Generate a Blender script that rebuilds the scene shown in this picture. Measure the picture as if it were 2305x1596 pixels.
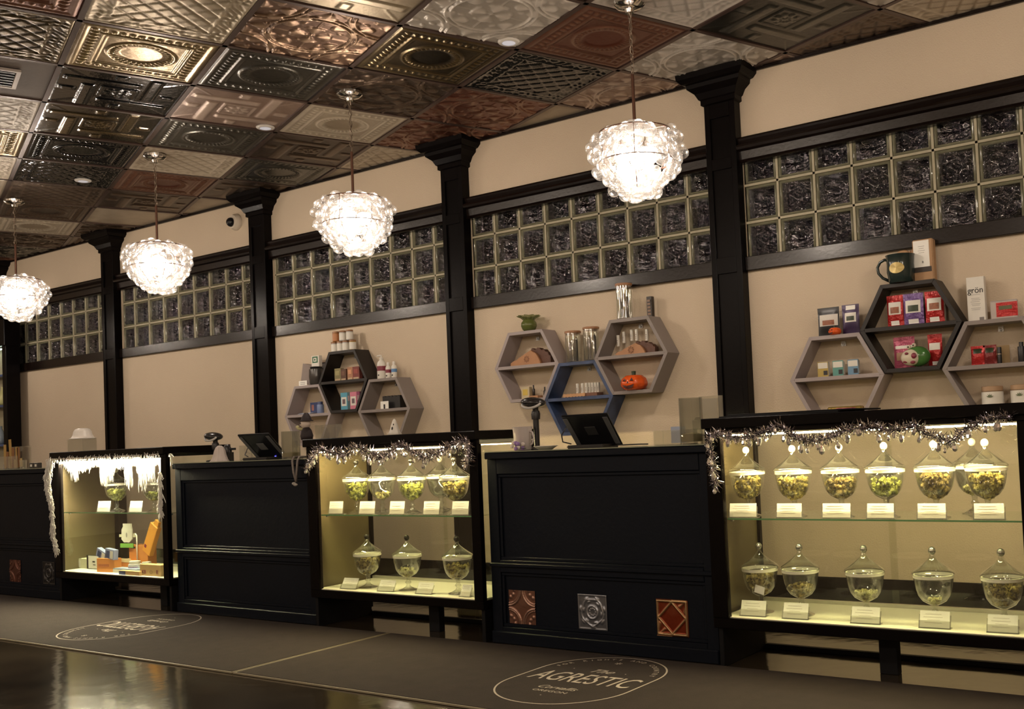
import bpy, bmesh, math, random
from math import pi, sin, cos, radians, sqrt
from mathutils import Vector, Matrix

rnd = random.Random(7)
C = bpy.context.scene.collection
for o in list(bpy.data.objects): bpy.data.objects.remove(o)

# ------------------------------------------------------------------ camera
CAMZ = 0.92
yaw, pit, rol = radians(-33.78), radians(2.13), radians(-2.56)
PX, PY, F = 1374.0, 892.0, 2315.0
fwd = Vector((sin(yaw)*cos(pit), cos(yaw)*cos(pit), sin(pit)))
rt = Vector((cos(yaw), -sin(yaw), 0)); up = rt.cross(fwd)
R2 = cos(rol)*rt + sin(rol)*up; U2 = -sin(rol)*rt + cos(rol)*up
cd = bpy.data.cameras.new('camera'); cam = bpy.data.objects.new('camera', cd); C.objects.link(cam)
cam.matrix_world = Matrix(((R2.x, U2.x, -fwd.x, 0), (R2.y, U2.y, -fwd.y, 0), (R2.z, U2.z, -fwd.z, CAMZ), (0, 0, 0, 1)))
cd.sensor_width = 36; cd.sensor_fit = 'HORIZONTAL'; cd.lens = F/2305*36
cd.shift_x = (1152.5-PX)/2305; cd.shift_y = (PY-798)/2305
cd.clip_start = .05; cd.clip_end = 100
bpy.context.scene.camera = cam
def at(px, py, Y):
    "world point where the sight line of a photo pixel meets the upright plane y = Y"
    d = fwd + R2*((px-PX)/F) - U2*((py-PY)/F)
    d = d*(Y/d.y)
    return Vector((d.x, Y, d.z+CAMZ))

# ------------------------------------------------------------------ world, lights, exposure
w = bpy.data.worlds.new('world'); bpy.context.scene.world = w; w.use_nodes = True
w.node_tree.nodes['Background'].inputs[0].default_value = (.03, .035, .05, 1)
w.node_tree.nodes['Background'].inputs[1].default_value = .3
vs = bpy.context.scene.view_settings
vs.view_transform = 'Standard'; vs.look = 'None'; vs.gamma = 1; vs.use_curve_mapping = False
vs.exposure = 0.0
EMIT_LED = 420.0; PEND_W = 38.0; FILL_W = 34.0
ZC = 2.82          # ceiling height
YW = 4.93          # back wall plane
def lamp(name, kind, loc, energy, color=(1, .84, .66), size=.3, sy=None, rot=(0, 0, 0)):
    l = bpy.data.lights.new(name, kind); l.energy = energy; l.color = color
    if kind == 'AREA':
        l.shape = 'RECTANGLE'; l.size = size; l.size_y = sy or size
    else: l.shadow_soft_size = size
    o = bpy.data.objects.new(name, l); o.location = loc; o.rotation_euler = rot; C.objects.link(o); return o
for ix, x in enumerate((-9.0, -6.4, -3.8, -1.2, 1.4)):
    for y in (-1.6, 0.9):
        lamp('fill_light', 'POINT', (x, y, 2.30), FILL_W*(1.35 if x > 0 else 1), (1, .84, .68), .13)  # fill lights added out of view to carry the room's light, no fixtures built

# ------------------------------------------------------------------ materials
MC = {}
def nodes(name):
    m = bpy.data.materials.new(name); m.use_nodes = True
    nt = m.node_tree; nt.nodes.clear()
    out = nt.nodes.new('ShaderNodeOutputMaterial'); return m, nt, out
def pm(name, rgb, rough=.5, metal=0., var=.12, scale=18., bump=0., bscale=None, spec=.5, ior=1.5, coat=0., detail=4., emit=None, es=0., trans=0.):
    if name in MC: return MC[name]
    m, nt, out = nodes(name)
    b = nt.nodes.new('ShaderNodeBsdfPrincipled'); nt.links.new(b.outputs[0], out.inputs[0])
    tc = nt.nodes.new('ShaderNodeTexCoord')
    n = nt.nodes.new('ShaderNodeTexNoise'); n.inputs['Scale'].default_value = scale; n.inputs['Detail'].default_value = detail
    nt.links.new(tc.outputs['Object'], n.inputs['Vector'])
    r = nt.nodes.new('ShaderNodeMixRGB')
    r.inputs[1].default_value = tuple(max(0, c*(1-var)) for c in rgb)+(1,)
    r.inputs[2].default_value = tuple(min(1, c*(1+var)) for c in rgb)+(1,)
    nt.links.new(n.outputs['Fac'], r.inputs[0]); nt.links.new(r.outputs[0], b.inputs['Base Color'])
    b.inputs['Roughness'].default_value = rough; b.inputs['Metallic'].default_value = metal
    b.inputs['IOR'].default_value = ior; b.inputs['Specular IOR Level'].default_value = spec
    b.inputs['Coat Weight'].default_value = coat
    if trans: b.inputs['Transmission Weight'].default_value = trans
    if emit: b.inputs['Emission Color'].default_value = emit+(1,); b.inputs['Emission Strength'].default_value = es
    if bump:
        n2 = nt.nodes.new('ShaderNodeTexNoise'); n2.inputs['Scale'].default_value = bscale or scale*4; n2.inputs['Detail'].default_value = 3
        nt.links.new(tc.outputs['Object'], n2.inputs['Vector'])
        bp = nt.nodes.new('ShaderNodeBump'); bp.inputs['Strength'].default_value = bump; bp.inputs['Distance'].default_value = .01
        nt.links.new(n2.outputs['Fac'], bp.inputs['Height']); nt.links.new(bp.outputs[0], b.inputs['Normal'])
    MC[name] = m; return m
def glass(name, tint=(.96, .97, .95), ior=1.45, rough=.01, base=.0, haze=0., hcol=(.9, .9, .88), k=1.):
    "thin clear pane: lets light straight through, mirrors it by Fresnel; haze = a little scattering in the glass"
    if name in MC: return MC[name]
    m, nt, out = nodes(name)
    t = nt.nodes.new('ShaderNodeBsdfTransparent'); t.inputs[0].default_value = tint+(1,)
    g = nt.nodes.new('ShaderNodeBsdfGlossy'); g.inputs[0].default_value = (1, 1, 1, 1); g.inputs['Roughness'].default_value = rough
    f = nt.nodes.new('ShaderNodeFresnel')
    ge = nt.nodes.new('ShaderNodeNewGeometry'); io = nt.nodes.new('ShaderNodeMapRange')      # same mirror share on either face of a thin wall
    io.inputs['To Min'].default_value = ior; io.inputs['To Max'].default_value = 1/ior
    nt.links.new(ge.outputs['Backfacing'], io.inputs['Value']); nt.links.new(io.outputs[0], f.inputs[0])
    ad = nt.nodes.new('ShaderNodeMath'); ad.operation = 'MULTIPLY_ADD'; ad.inputs[1].default_value = k; ad.inputs[2].default_value = base; ad.use_clamp = True
    nt.links.new(f.outputs[0], ad.inputs[0])
    mx = nt.nodes.new('ShaderNodeMixShader'); nt.links.new(ad.outputs[0], mx.inputs[0])
    nt.links.new(t.outputs[0], mx.inputs[1]); nt.links.new(g.outputs[0], mx.inputs[2])
    last = mx
    if haze:
        d = nt.nodes.new('ShaderNodeBsdfDiffuse'); d.inputs[0].default_value = hcol+(1,)
        tl = nt.nodes.new('ShaderNodeBsdfTranslucent'); tl.inputs[0].default_value = hcol+(1,)
        a = nt.nodes.new('ShaderNodeMixShader'); a.inputs[0].default_value = .5
        nt.links.new(d.outputs[0], a.inputs[1]); nt.links.new(tl.outputs[0], a.inputs[2])
        m2 = nt.nodes.new('ShaderNodeMixShader'); m2.inputs[0].default_value = haze
        nt.links.new(mx.outputs[0], m2.inputs[1]); nt.links.new(a.outputs[0], m2.inputs[2]); last = m2
    nt.links.new(last.outputs[0], out.inputs[0]); MC[name] = m; return m
def emis(name, rgb, s):
    if name in MC: return MC[name]
    m, nt, out = nodes(name)
    e = nt.nodes.new('ShaderNodeEmission'); e.inputs[0].default_value = rgb+(1,); e.inputs[1].default_value = s
    nt.links.new(e.outputs[0], out.inputs[0]); MC[name] = m; return m
def relief_mat(name, low, high, metal, rough):
    "pressed tin: patina colour stays in the hollows, worn metal on the high relief"
    if name in MC: return MC[name]
    m, nt, out = nodes(name)
    b = nt.nodes.new('ShaderNodeBsdfPrincipled'); nt.links.new(b.outputs[0], out.inputs[0])
    a = nt.nodes.new('ShaderNodeAttribute'); a.attribute_name = 'relief'
    tc = nt.nodes.new('ShaderNodeTexCoord')
    n = nt.nodes.new('ShaderNodeTexNoise'); n.inputs['Scale'].default_value = 9; n.inputs['Detail'].default_value = 5
    nt.links.new(tc.outputs['Object'], n.inputs['Vector'])
    ma = nt.nodes.new('ShaderNodeMath'); ma.operation = 'MULTIPLY_ADD'; ma.inputs[1].default_value = .5; ma.use_clamp = True
    nt.links.new(n.outputs['Fac'], ma.inputs[0])
    su = nt.nodes.new('ShaderNodeMath'); su.operation = 'SUBTRACT'; su.inputs[1].default_value = .25
    nt.links.new(a.outputs['Fac'], su.inputs[0]); nt.links.new(su.outputs[0], ma.inputs[2])
    r = nt.nodes.new('ShaderNodeMixRGB'); r.inputs[1].default_value = low+(1,); r.inputs[2].default_value = high+(1,)
    nt.links.new(ma.outputs[0], r.inputs[0]); nt.links.new(r.outputs[0], b.inputs['Base Color'])
    b.inputs['Metallic'].default_value = metal; b.inputs['Roughness'].default_value = rough
    n2 = nt.nodes.new('ShaderNodeTexNoise'); n2.inputs['Scale'].default_value = 40
    nt.links.new(tc.outputs['Object'], n2.inputs['Vector'])
    bp = nt.nodes.new('ShaderNodeBump'); bp.inputs['Strength'].default_value = .25; bp.inputs['Distance'].default_value = .004
    nt.links.new(n2.outputs['Fac'], bp.inputs['Height']); nt.links.new(bp.outputs[0], b.inputs['Normal'])
    MC[name] = m; return m

black = pm('black_paint', (.0030, .0020, .0020), .30, 0, .3, 6, .05, 60, spec=.09)
blackm = pm('black_matte', (.004, .004, .005), .6, 0, .3, 6, spec=.2)
counterm = pm('black_laminate', (.0026, .0045, .0095), .5, 0, .25, 5, .08, 50, spec=.16)
wallm = pm('cream_wall', (.58, .475, .35), .75, 0, .05, 2.5, .25, 130)
darkwood = pm('dark_trim', (.008, .0045, .0035), .26, 0, .35, 7, .05, 60, spec=.35)
creampl = pm('mortar', (.40, .36, .25), .6, 0, .08, 30)
white = pm('white_board', (.82, .78, .66), .5, 0, .04, 12)
paper = pm('white_paper', (.88, .86, .80), .6, 0, .03, 20)
chrome = pm('chrome', (.75, .73, .70), .12, 1, .06, 20)
pglass = glass('pane_glass', (.97, .98, .95), 1.42)
jglass = glass('jar_glass', (.96, .97, .94), 1.5, .015, .05, .015, k=1.8)
acryl = glass('acrylic', (.93, .93, .90), 1.5, .03, .03, .06)
rubber = pm('rubber_edge', (.20, .17, .11), .5, 0, .2, 20)
screwm = pm('steel', (.4, .4, .4), .3, 1)
def colm(rgb, rough=.5, metal=0.):
    return pm('paint_%d_%d_%d_%d' % (rgb[0]*255, rgb[1]*255, rgb[2]*255, rough*10), rgb, rough, metal, .08, 30)

# ------------------------------------------------------------------ mesh helpers
class MB:
    def __init__(s): s.v = []; s.f = []; s.m = []; s.k = 0
    def add(s, vs, fs, mi=0):
        b = len(s.v); s.v += [tuple(v) for v in vs]; s.f += [tuple(b+i for i in f) for f in fs]; s.m += [mi]*len(fs); return s
    def box(s, x0, x1, y0, y1, z0, z1, mi=0, M=None):
        vs = [Vector((x, y, z)) for z in (z0, z1) for y in (y0, y1) for x in (x0, x1)]
        if M: vs = [M @ v for v in vs]
        return s.add(vs, [(0, 2, 3, 1), (4, 5, 7, 6), (0, 1, 5, 4), (2, 6, 7, 3), (0, 4, 6, 2), (1, 3, 7, 5)], mi)
    def lathe(s, prof, n=24, c=(0, 0, 0), mi=0, wob=None, M=None):
        vs = []; fs = []
        for (r, z) in prof:
            for i in range(n):
                a = 2*pi*i/n; rr = r*(wob(a, z) if wob else 1)
                v = Vector((rr*cos(a), rr*sin(a), z))
                if M: v = M @ v
                vs.append(v+Vector(c))
        for k in range(len(prof)-1):
            for i in range(n):
                j = (i+1) % n; fs.append((k*n+i, k*n+j, (k+1)*n+j, (k+1)*n+i))
        if prof[0][0] > 1e-4: fs.append(tuple(range(n-1, -1, -1)))
        if prof[-1][0] > 1e-4: fs.append(tuple((len(prof)-1)*n+i for i in range(n)))
        return s.add(vs, fs, mi)
    def shell(s, prof, n=24, c=(0, 0, 0), mi=0, wob=None):
        q = len(s.f); s.lathe(prof, n, c, mi, wob)
        k = len([1 for p in (prof[0], prof[-1]) if p[0] > 1e-4])
        if k: s.f = s.f[:len(s.f)-k]; s.m = s.m[:len(s.m)-k]
        return s
    def sphere(s, c, r, seg=12, rings=8, mi=0, sc=(1, 1, 1)):
        vs = [Vector((c[0], c[1], c[2]-r*sc[2]))]; fs = []
        for k in range(1, rings):
            t = pi*k/rings-pi/2
            for i in range(seg):
                a = 2*pi*i/seg; vs.append(Vector((c[0]+r*sc[0]*cos(t)*cos(a), c[1]+r*sc[1]*cos(t)*sin(a), c[2]+r*sc[2]*sin(t))))
        vs.append(Vector((c[0], c[1], c[2]+r*sc[2]))); L = len(vs)-1
        for i in range(seg):
            j = (i+1) % seg; fs.append((0, 1+j, 1+i)); fs.append((L, L-seg+i, L-seg+j))
        for k in range(rings-2):
            for i in range(seg):
                j = (i+1) % seg; b = 1+k*seg; fs.append((b+i, b+j, b+seg+j, b+seg+i))
        return s.add(vs, fs, mi)
    def tube(s, pts, r, n=8, mi=0, cap=True):
        pts = [Vector(p) for p in pts]; vs = []; fs = []
        rs = r if isinstance(r, (list, tuple)) else [r]*len(pts)
        pn = None
        for k, p in enumerate(pts):
            d = (pts[min(k+1, len(pts)-1)]-pts[max(k-1, 0)]).normalized()
            if pn is None:
                pn = d.orthogonal().normalized()
            pn = (pn-d*pn.dot(d)).normalized(); bn = d.cross(pn)
            for i in range(n):
                a = 2*pi*i/n; vs.append(p+(pn*cos(a)+bn*sin(a))*rs[k])
        for k in range(len(pts)-1):
            for i in range(n):
                j = (i+1) % n; fs.append((k*n+i, k*n+j, (k+1)*n+j, (k+1)*n+i))
        if cap and n > 2: fs += [tuple(range(n-1, -1, -1)), tuple((len(pts)-1)*n+i for i in range(n))]
        return s.add(vs, fs, mi)
    def prism(s, poly, y0, y1, mi=0, M=None):
        "poly: list of (x,z), extruded along y"
        n = len(poly); vs = [Vector((x, y0, z)) for x, z in poly]+[Vector((x, y1, z)) for x, z in poly]
        if M: vs = [M @ v for v in vs]
        fs = [tuple(range(n)), tuple(range(2*n-1, n-1, -1))]+[(i, i+n, (i+1) % n+n, (i+1) % n) for i in range(n)]
        return s.add(vs, fs, mi)
    def mesh(s, name, bevel=0, smooth=False, seg=1):
        me = bpy.data.meshes.new(name); me.from_pydata(s.v, [], s.f)
        if any(s.m): me.polygons.foreach_set('material_index', s.m)
        bm = bmesh.new(); bm.from_mesh(me)
        bmesh.ops.recalc_face_normals(bm, faces=bm.faces)
        if bevel: bmesh.ops.bevel(bm, geom=list(bm.edges), offset=bevel, segments=seg, affect='EDGES', clamp_overlap=True)
        bm.to_mesh(me); bm.free()
        if smooth:
            me.polygons.foreach_set('use_smooth', [True]*len(me.polygons))
            if smooth != 1: me.set_sharp_from_angle(angle=radians(smooth))
        return me
def part(name, mb, mats, parent=None, bevel=0, smooth=False, loc=None, rot=None, label=None, kind=None, seg=1):
    me = mb if isinstance(mb, bpy.types.Mesh) else mb.mesh(name, bevel, smooth, seg)
    if len(me.materials) == 0:
        for m in (mats if isinstance(mats, (list, tuple)) else [mats]): me.materials.append(m)
    o = bpy.data.objects.new(name, me); C.objects.link(o)
    if parent: o.parent = parent
    if loc is not None: o.location = loc
    if rot is not None: o.rotation_euler = rot
    if label: o['label'] = label
    if kind: o['kind'] = kind
    return o
def thing(name, label, cat, loc=(0, 0, 0), rz=0, group=None, rot=None):
    o = bpy.data.objects.new(name, None); C.objects.link(o); o.location = loc
    o.rotation_euler = rot or (0, 0, rz); o.empty_display_size = .05
    o['label'] = label; o['category'] = cat
    if group: o['group'] = group
    return o
def tag(o, label, cat, group=None):
    o['label'] = label; o['category'] = cat
    if group: o['group'] = group
    return o
def struct(name, mb=None, mats=None, bevel=0, smooth=False):
    if mb is None:
        o = bpy.data.objects.new(name, None); C.objects.link(o)
    else: o = part(name, mb, mats, None, bevel, smooth)
    o['kind'] = 'structure'; return o
def dup(root, loc, rz=None, label=None, group=None, parent=None):
    r = root.copy(); C.objects.link(r); r.location = loc
    if rz is not None: r.rotation_euler = (0, 0, rz)
    if label: r['label'] = label
    if group: r['group'] = group
    def rec(a, b):
        for ch in a.children:
            c = ch.copy(); C.objects.link(c); c.parent = b; rec(ch, c)
    rec(root, r); return r
_FONTC = {}
def text_mesh(txt, size=1., ext=.0006, shear=0., sx=1., align='CENTER', bold=0., spacing=1.):
    cu = bpy.data.curves.new('t', 'FONT'); cu.body = txt; cu.size = size; cu.extrude = ext; cu.shear = shear
    cu.align_x = align; cu.align_y = 'CENTER'; cu.offset = bold; cu.space_character = spacing; cu.resolution_u = 3
    o = bpy.data.objects.new('t', cu); C.objects.link(o)
    bpy.context.view_layer.update()
    dg = bpy.context.evaluated_depsgraph_get()
    me = bpy.data.meshes.new_from_object(o.evaluated_get(dg))
    bpy.data.objects.remove(o); bpy.data.curves.remove(cu)
    if sx != 1:
        for v in me.vertices: v.co.x *= sx
    me.materials.clear()
    return me
def lettering(txt, mat, parent, loc, size, rot=(pi/2, 0, 0), **k):
    me = text_mesh(txt, size, **k); me.name = 'lettering'
    return part('lettering', me, mat, parent, loc=loc, rot=rot)

# ------------------------------------------------------------------ room shell
XL, XR, YB = -12.0, 3.0, -3.2
fm, nt, out = nodes('polished_concrete')
b = nt.nodes.new('ShaderNodeBsdfPrincipled'); nt.links.new(b.outputs[0], out.inputs[0])
tc = nt.nodes.new('ShaderNodeTexCoord'); n1 = nt.nodes.new('ShaderNodeTexNoise'); n1.inputs['Scale'].default_value = 1.7; n1.inputs['Detail'].default_value = 8; n1.inputs['Roughness'].default_value = .65
nt.links.new(tc.outputs['Object'], n1.inputs['Vector'])
rp = nt.nodes.new('ShaderNodeValToRGB'); rp.color_ramp.elements[0].position = .35; rp.color_ramp.elements[1].position = .7
rp.color_ramp.elements[0].color = (.014, .010, .006, 1); rp.color_ramp.elements[1].color = (.055, .042, .027, 1)
nt.links.new(n1.outputs['Fac'], rp.inputs[0]); nt.links.new(rp.outputs[0], b.inputs['Base Color'])
b.inputs['Roughness'].default_value = .10; b.inputs['IOR'].default_value = 2.1; b.inputs['Specular IOR Level'].default_value = .6
bp = nt.nodes.new('ShaderNodeBump'); bp.inputs['Strength'].default_value = .06; bp.inputs['Distance'].default_value = .02
n2 = nt.nodes.new('ShaderNodeTexNoise'); n2.inputs['Scale'].default_value = 9; nt.links.new(tc.outputs['Object'], n2.inputs['Vector'])
nt.links.new(n2.outputs['Fac'], bp.inputs['Height']); nt.links.new(bp.outputs[0], b.inputs['Normal'])
struct('floor', MB().box(XL, XR, YB, YW+1.2, -.1, 0), fm)
ceiling = struct('ceiling', MB().box(XL, XR, YB, YW+1.2, ZC+.03, ZC+.12), pm('ceiling_void', (.10, .08, .06), .8))
struct('wall_left', MB().box(XL-.1, XL, YB, YW+1.2, 0, ZC+.03), wallm)
struct('wall_right', MB().box(XR, XR+.1, YB, YW+1.2, 0, ZC+.03), wallm)
struct('wall_front', MB().box(XL, XR, YB-.1, YB, 0, ZC+.03), wallm)
struct('wall_hall', MB().box(XL, XR, YW+1.1, YW+1.2, 0, ZC+.03), pm('night_wall', (.012, .011, .015), .7))
# back wall: cream above and below the glass block windows
WZ0, WZ1 = 1.81, 2.41
wb = MB().box(XL, XR, YW, YW+.12, 0, WZ0).box(XL, XR, YW, YW+.12, WZ1, ZC+.03)
COLX = [-10.36, -8.42, -6.43, -4.485, -2.565, -.62]    # left edges of the pilasters
CW = .18
wb.box(XL, COLX[0]+CW, YW, YW+.12, WZ0, WZ1); wb.box(COLX[5]+CW+1.8, XR, YW, YW+.12, WZ0, WZ1)
for x in COLX[1:]: wb.box(x, x+CW, YW, YW+.12, WZ0, WZ1)
struct('wall_back', wb, wallm)
struct('baseboard_back', MB().box(XL, XR, YW-.015, YW, 0, .155), black, .003)

# glass block windows
def wavy(seed, side=.19, n=32, amp=.021):
    r = random.Random(seed); h = side/2-.017
    ws = [(r.uniform(35, 135), r.uniform(0, pi), r.uniform(0, 6.28), r.uniform(.4, 1)) for _ in range(9)]
    def z(x, y):
        s = sum(a*sin(k*(x*cos(t)+y*sin(t))+p + 2.2*sin(43*y+p)) for k, t, p, a in ws)/3.2
        e = min(1, (h-max(abs(x), abs(y)))/.012)
        return amp*s*max(0, e)
    vs = []; fs = []
    for j in range(n+1):
        for i in range(n+1):
            x = -h+2*h*i/n; y = -h+2*h*j/n; vs.append((x, z(x, y), y))
    for j in range(n):
        for i in range(n): a = j*(n+1)+i; fs.append((a, a+1, a+n+2, a+n+1))
    return vs, fs
edge = pm('block_edge', (.15, .145, .095), .12, 0, .25, 25, .15, 60, spec=.8)
wav = glass('wavy_glass', (.42, .42, .50), 1.9, .03, .0, .003, (.5, .5, .45), 1.25)
wn = wav.node_tree; wt = wn.nodes.new('ShaderNodeTexCoord'); wx = wn.nodes.new('ShaderNodeTexNoise'); wx.inputs['Scale'].default_value = 42; wx.inputs['Detail'].default_value = 1.5; wx.inputs['Distortion'].default_value = 1.2
wbp = wn.nodes.new('ShaderNodeBump'); wbp.inputs['Strength'].default_value = 1.0; wbp.inputs['Distance'].default_value = .012      # ripples pressed in the glass
wn.links.new(wt.outputs['Object'], wx.inputs['Vector']); wn.links.new(wx.outputs['Fac'], wbp.inputs['Height'])
for nd in wn.nodes:
    if nd.type == 'BSDF_GLOSSY': wn.links.new(wbp.outputs[0], nd.inputs['Normal']); nd.inputs[0].default_value = (1, .97, 1, 1)
blocks = []
for sd in (3, 11, 23, 31):
    mb = MB(); S = .095; I = S-.017
    ring = lambda s, y: [(-s, y, -s), (s, y, -s), (s, y, s), (-s, y, s)]
    prof = [(S-.004, .078), (S, .07), (S, .012), (S-.004, .004), (S-.010, .0), (I+.002, .003), (I, .012), (I, .07)]
    vs = []
    for s_, y in prof: vs += ring(s_, y)
    fs = []
    for k in range(len(prof)-1):
        for i in range(4): j = (i+1) % 4; fs.append((k*4+i, k*4+j, k*4+4+j, k*4+4+i))
    mb.add(vs, fs, 0)
    for yy, s2 in ((.014, 0), (.066, 50)):
        v2, f2 = wavy(sd+s2); mb.add([(x, y+yy, z) for x, y, z in v2], f2, 1)
    me = bpy.data.meshes.new('glass_block'); me.from_pydata(mb.v, [], mb.f); me.polygons.foreach_set('material_index', mb.m)
    me.polygons.foreach_set('use_smooth', [True]*len(me.polygons)); me.set_sharp_from_angle(angle=radians(50))
    me.materials.append(edge); me.materials.append(wav); blocks.append(me)
PHASE = [-10.06, -8.272, -6.24, -4.32, -2.40]
PIT = [.207, .206, .2, .198, .2025]
k = 0
for bi in range(5):
    x0, x1 = COLX[bi]+CW, COLX[bi+1]
    win = struct('window_%d' % (bi+1))
    mort = MB(); pit_ = PIT[bi]; xs = []
    x = PHASE[bi]
    while x > x0+.03: x -= pit_
    while x < x1-.01:
        xs.append(x); x += pit_
    xs.append(x)
    for x in xs:
        if x0-.02 < x < x1+.02: mort.box(max(x-.006, x0), min(x+.006, x1), YW+.012, YW+.085, WZ0, WZ1)
    for r in range(4):
        z = WZ0+.2*r; mort.box(x0, x1, YW+.012, YW+.085, z-.006, z+.006)
    part('mortar', mort, creampl, win)
    for x in xs[:-1]:
        a, c = max(x+.005, x0), min(x+pit_-.005, x1)
        if c-a < .02: continue
        for r in range(3):
            o = bpy.data.objects.new('glass_block', blocks[(k*7+r*3+k//3) % 4]); k += 1
            C.objects.link(o); o.parent = win
            o.location = ((a+c)/2, YW+.012, WZ0+.2*r+.1); o.scale = ((c-a)/.19, 1, 1)

# trims round the windows
def rail_piece(name, x0, x1, z0, z1, y0):
    return MB().box(x0, x1, y0, YW-.001, z0, z1)
n = 1
for bi in range(5):
    x0, x1 = COLX[bi]+CW, COLX[bi+1]
    # crown rail: board, round nose and cap
    mb = MB().prism([(YW-.045, 2.325), (YW-.035, 2.32), (YW-.0, 2.32), (YW-.0, 2.455), (YW-.05, 2.455), (YW-.055, 2.445), (YW-.05, 2.435), (YW-.04, 2.42), (YW-.066, 2.412), (YW-.072, 2.400), (YW-.066, 2.388), (YW-.04, 2.382), (YW-.035, 2.34)], x0, x1)
    mb.v = [(y, x, z) for (x, y, z) in mb.v]
    struct('trim_%d' % n, mb, darkwood); n += 1
    struct('trim_%d' % n, MB().box(x0, x1, YW-.03, YW-.001, 1.75, 1.825), darkwood, .003); n += 1
struct('trim_%d' % n, MB().box(XL, XR, YW-.018, YW, ZC-.018, ZC), darkwood, .002); n += 1
# pilasters with recessed panels and stepped capitals
for ci, x in enumerate(COLX):
    lab = ['black pilaster at far left beside the tall black cabinet', 'black pilaster second from the left, left of the second chandelier', 'black pilaster right of the dome camera', 'black pilaster between left and middle hexagon shelf groups', 'black pilaster between middle and right hexagon shelf groups', 'black pilaster beyond the right edge'][ci]
    col = thing('pilaster', lab, 'column', (x, YW, 0))
    y0 = -.07
    mb = MB().box(.03, CW-.03, y0+.012, -.001, 0, 2.70)
    part('back_panel', mb, black, col)
    for a, c in ((0, .032), (CW-.032, CW)): part('stile', MB().box(a, c, y0, -.001, 0, 2.70), black, col, .002)
    for z0, z1 in ((0, .18), (1.745, 1.83), (2.30, 2.36), (2.58, 2.70)):
        part('rail', MB().box(.032, CW-.032, y0, y0+.012, z0, z1), black, col, .001)
    cp = MB(); prof = [(0, 2.655), (.012, 2.66), (.012, 2.685), (.02, 2.69), (.035, 2.72), (.065, 2.745), (.068, 2.765), (.085, 2.77), (.105, 2.79), (.108, ZC-.001)]
    vs = []
    for e, z in prof: vs += [(-e, 0, z), (CW+e, 0, z), (CW+e, y0-e, z), (-e, y0-e, z)]
    fs = [(i*4+a, i*4+(a+1) % 4, i*4+4+(a+1) % 4, i*4+4+a) for i in range(len(prof)-1) for a in range(4)]
    fs += [(0, 3, 2, 1), tuple(len(vs)-4+i for i in range(4))]
    part('capital', cp.add(vs, fs), black, col)

# ------------------------------------------------------------------ pressed tin ceiling
GA = radians(69.01); GX, GY, T = -4.079, 2.985, .61
E1 = Vector((cos(GA), sin(GA), 0)); E2 = Vector((-sin(GA), cos(GA), 0))
def sm(a, b, x):
    t = min(1, max(0, (x-a)/(b-a))); return t*t*(3-2*t)
def ridge(d, w): return max(0, 1-(d/w)**2)
def h_med(u, v):
    r = max(abs(u), abs(v)); q = sqrt(u*u+v*v); h = 0
    h += .5*sm(1, .93, r)-.25*sm(.90, .86, r)
    t = u if abs(v) > abs(u) else v
    if .70 < r < .84: h += .55*ridge((r-.77), .07)*max(0, cos(t*48))**.6
    h += .45*ridge(r-.66, .03)+.3*ridge(r-.60, .02)
    h += .5*ridge(q-.50, .03)
    if .34 < q < .50: h += .5*ridge(q-.42, .06)*(.45+.55*cos(math.atan2(v, u)*34))
    h -= .35*sm(.38, .30, q)
    return h
def h_weave(u, v):
    h = .12; m = 9
    for cx in (-1, 0, 1):
        for cy in (-1, 0, 1):
            if (cx+cy) % 2: continue
            q = sqrt((u-cx)**2+(v-cy)**2)
            h = max(h, .85*ridge(q-.62, .028), .85*ridge(q-.70, .022))
    for cx, cy in ((0, 0), (1, 0), (0, 1), (-1, 0), (0, -1), (.5, .5), (-.5, .5), (.5, -.5), (-.5, -.5), (1, 1), (-1, -1), (1, -1), (-1, 1)):
        dx, dy = u-cx, v-cy; q = sqrt(dx*dx+dy*dy)
        if q < .36:
            a = math.atan2(dy, dx); p = abs(cos(2*a+(.78 if abs(cx) == .5 else 0)))
            h = max(h, .7*sm(.05, .0, abs(q-.20)-.10*p)*p**2, .6*ridge(q, .05), .5*ridge(abs(q-.29)+.12*(1-abs(sin(4*a))), .06))
    h = max(h, .45*ridge(min(abs(u), abs(v)), .014))
    return h*sm(1, .97, max(abs(u), abs(v)))
def h_lat(u, v):
    r = max(abs(u), abs(v)); h = 0
    if r < .68:
        a = ((u+v)*3.0) % 1; c = ((u-v)*3.0) % 1
        h = .5*sm(.0, .16, min(a, 1-a))*sm(.0, .16, min(c, 1-c))
    else:
        h = .35+.4*(sin(23*u+4*sin(9*v))*sin(21*v+3*sin(11*u)))*ridge(r-.83, .15)
        h += .4*ridge(r-.70, .025)
    h += .4*ridge(r-.96, .03)
    return h
def h_pin(u, v):
    r = max(abs(u), abs(v)); h = .15
    if r < .30:
        h = .3+.5*ridge(r-.28, .03); q = sqrt(u*u+v*v); a = math.atan2(v, u)
        h += .6*ridge(q, .05)+.5*sm(.02, 0, abs(q-.13)-.08*abs(cos(4*a)))*(q < .24)
    else:
        for _ in range(4):
            u, v = -v, u
            x0, x1, y0, y1 = -.30, .92, .38, .62
            if x0 < u < x1 and y0 < v < y1: h = max(h, .75*sm(0, .05, min(u-x0, x1-u, v-y0, y1-v)))
            x0, x1, y0, y1 = -.05, .18, .66, .94
            if x0 < u < x1 and y0 < v < y1: h = max(h, .7*sm(0, .05, min(u-x0, x1-u, v-y0, y1-v)))
        h = max(h, .5*ridge(abs(abs(u)-abs(v)), .035)*(r > .62))
    return h*sm(1, .96, r)
def h_plain(u, v): return .3*sm(1, .95, max(abs(u), abs(v)))
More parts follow.
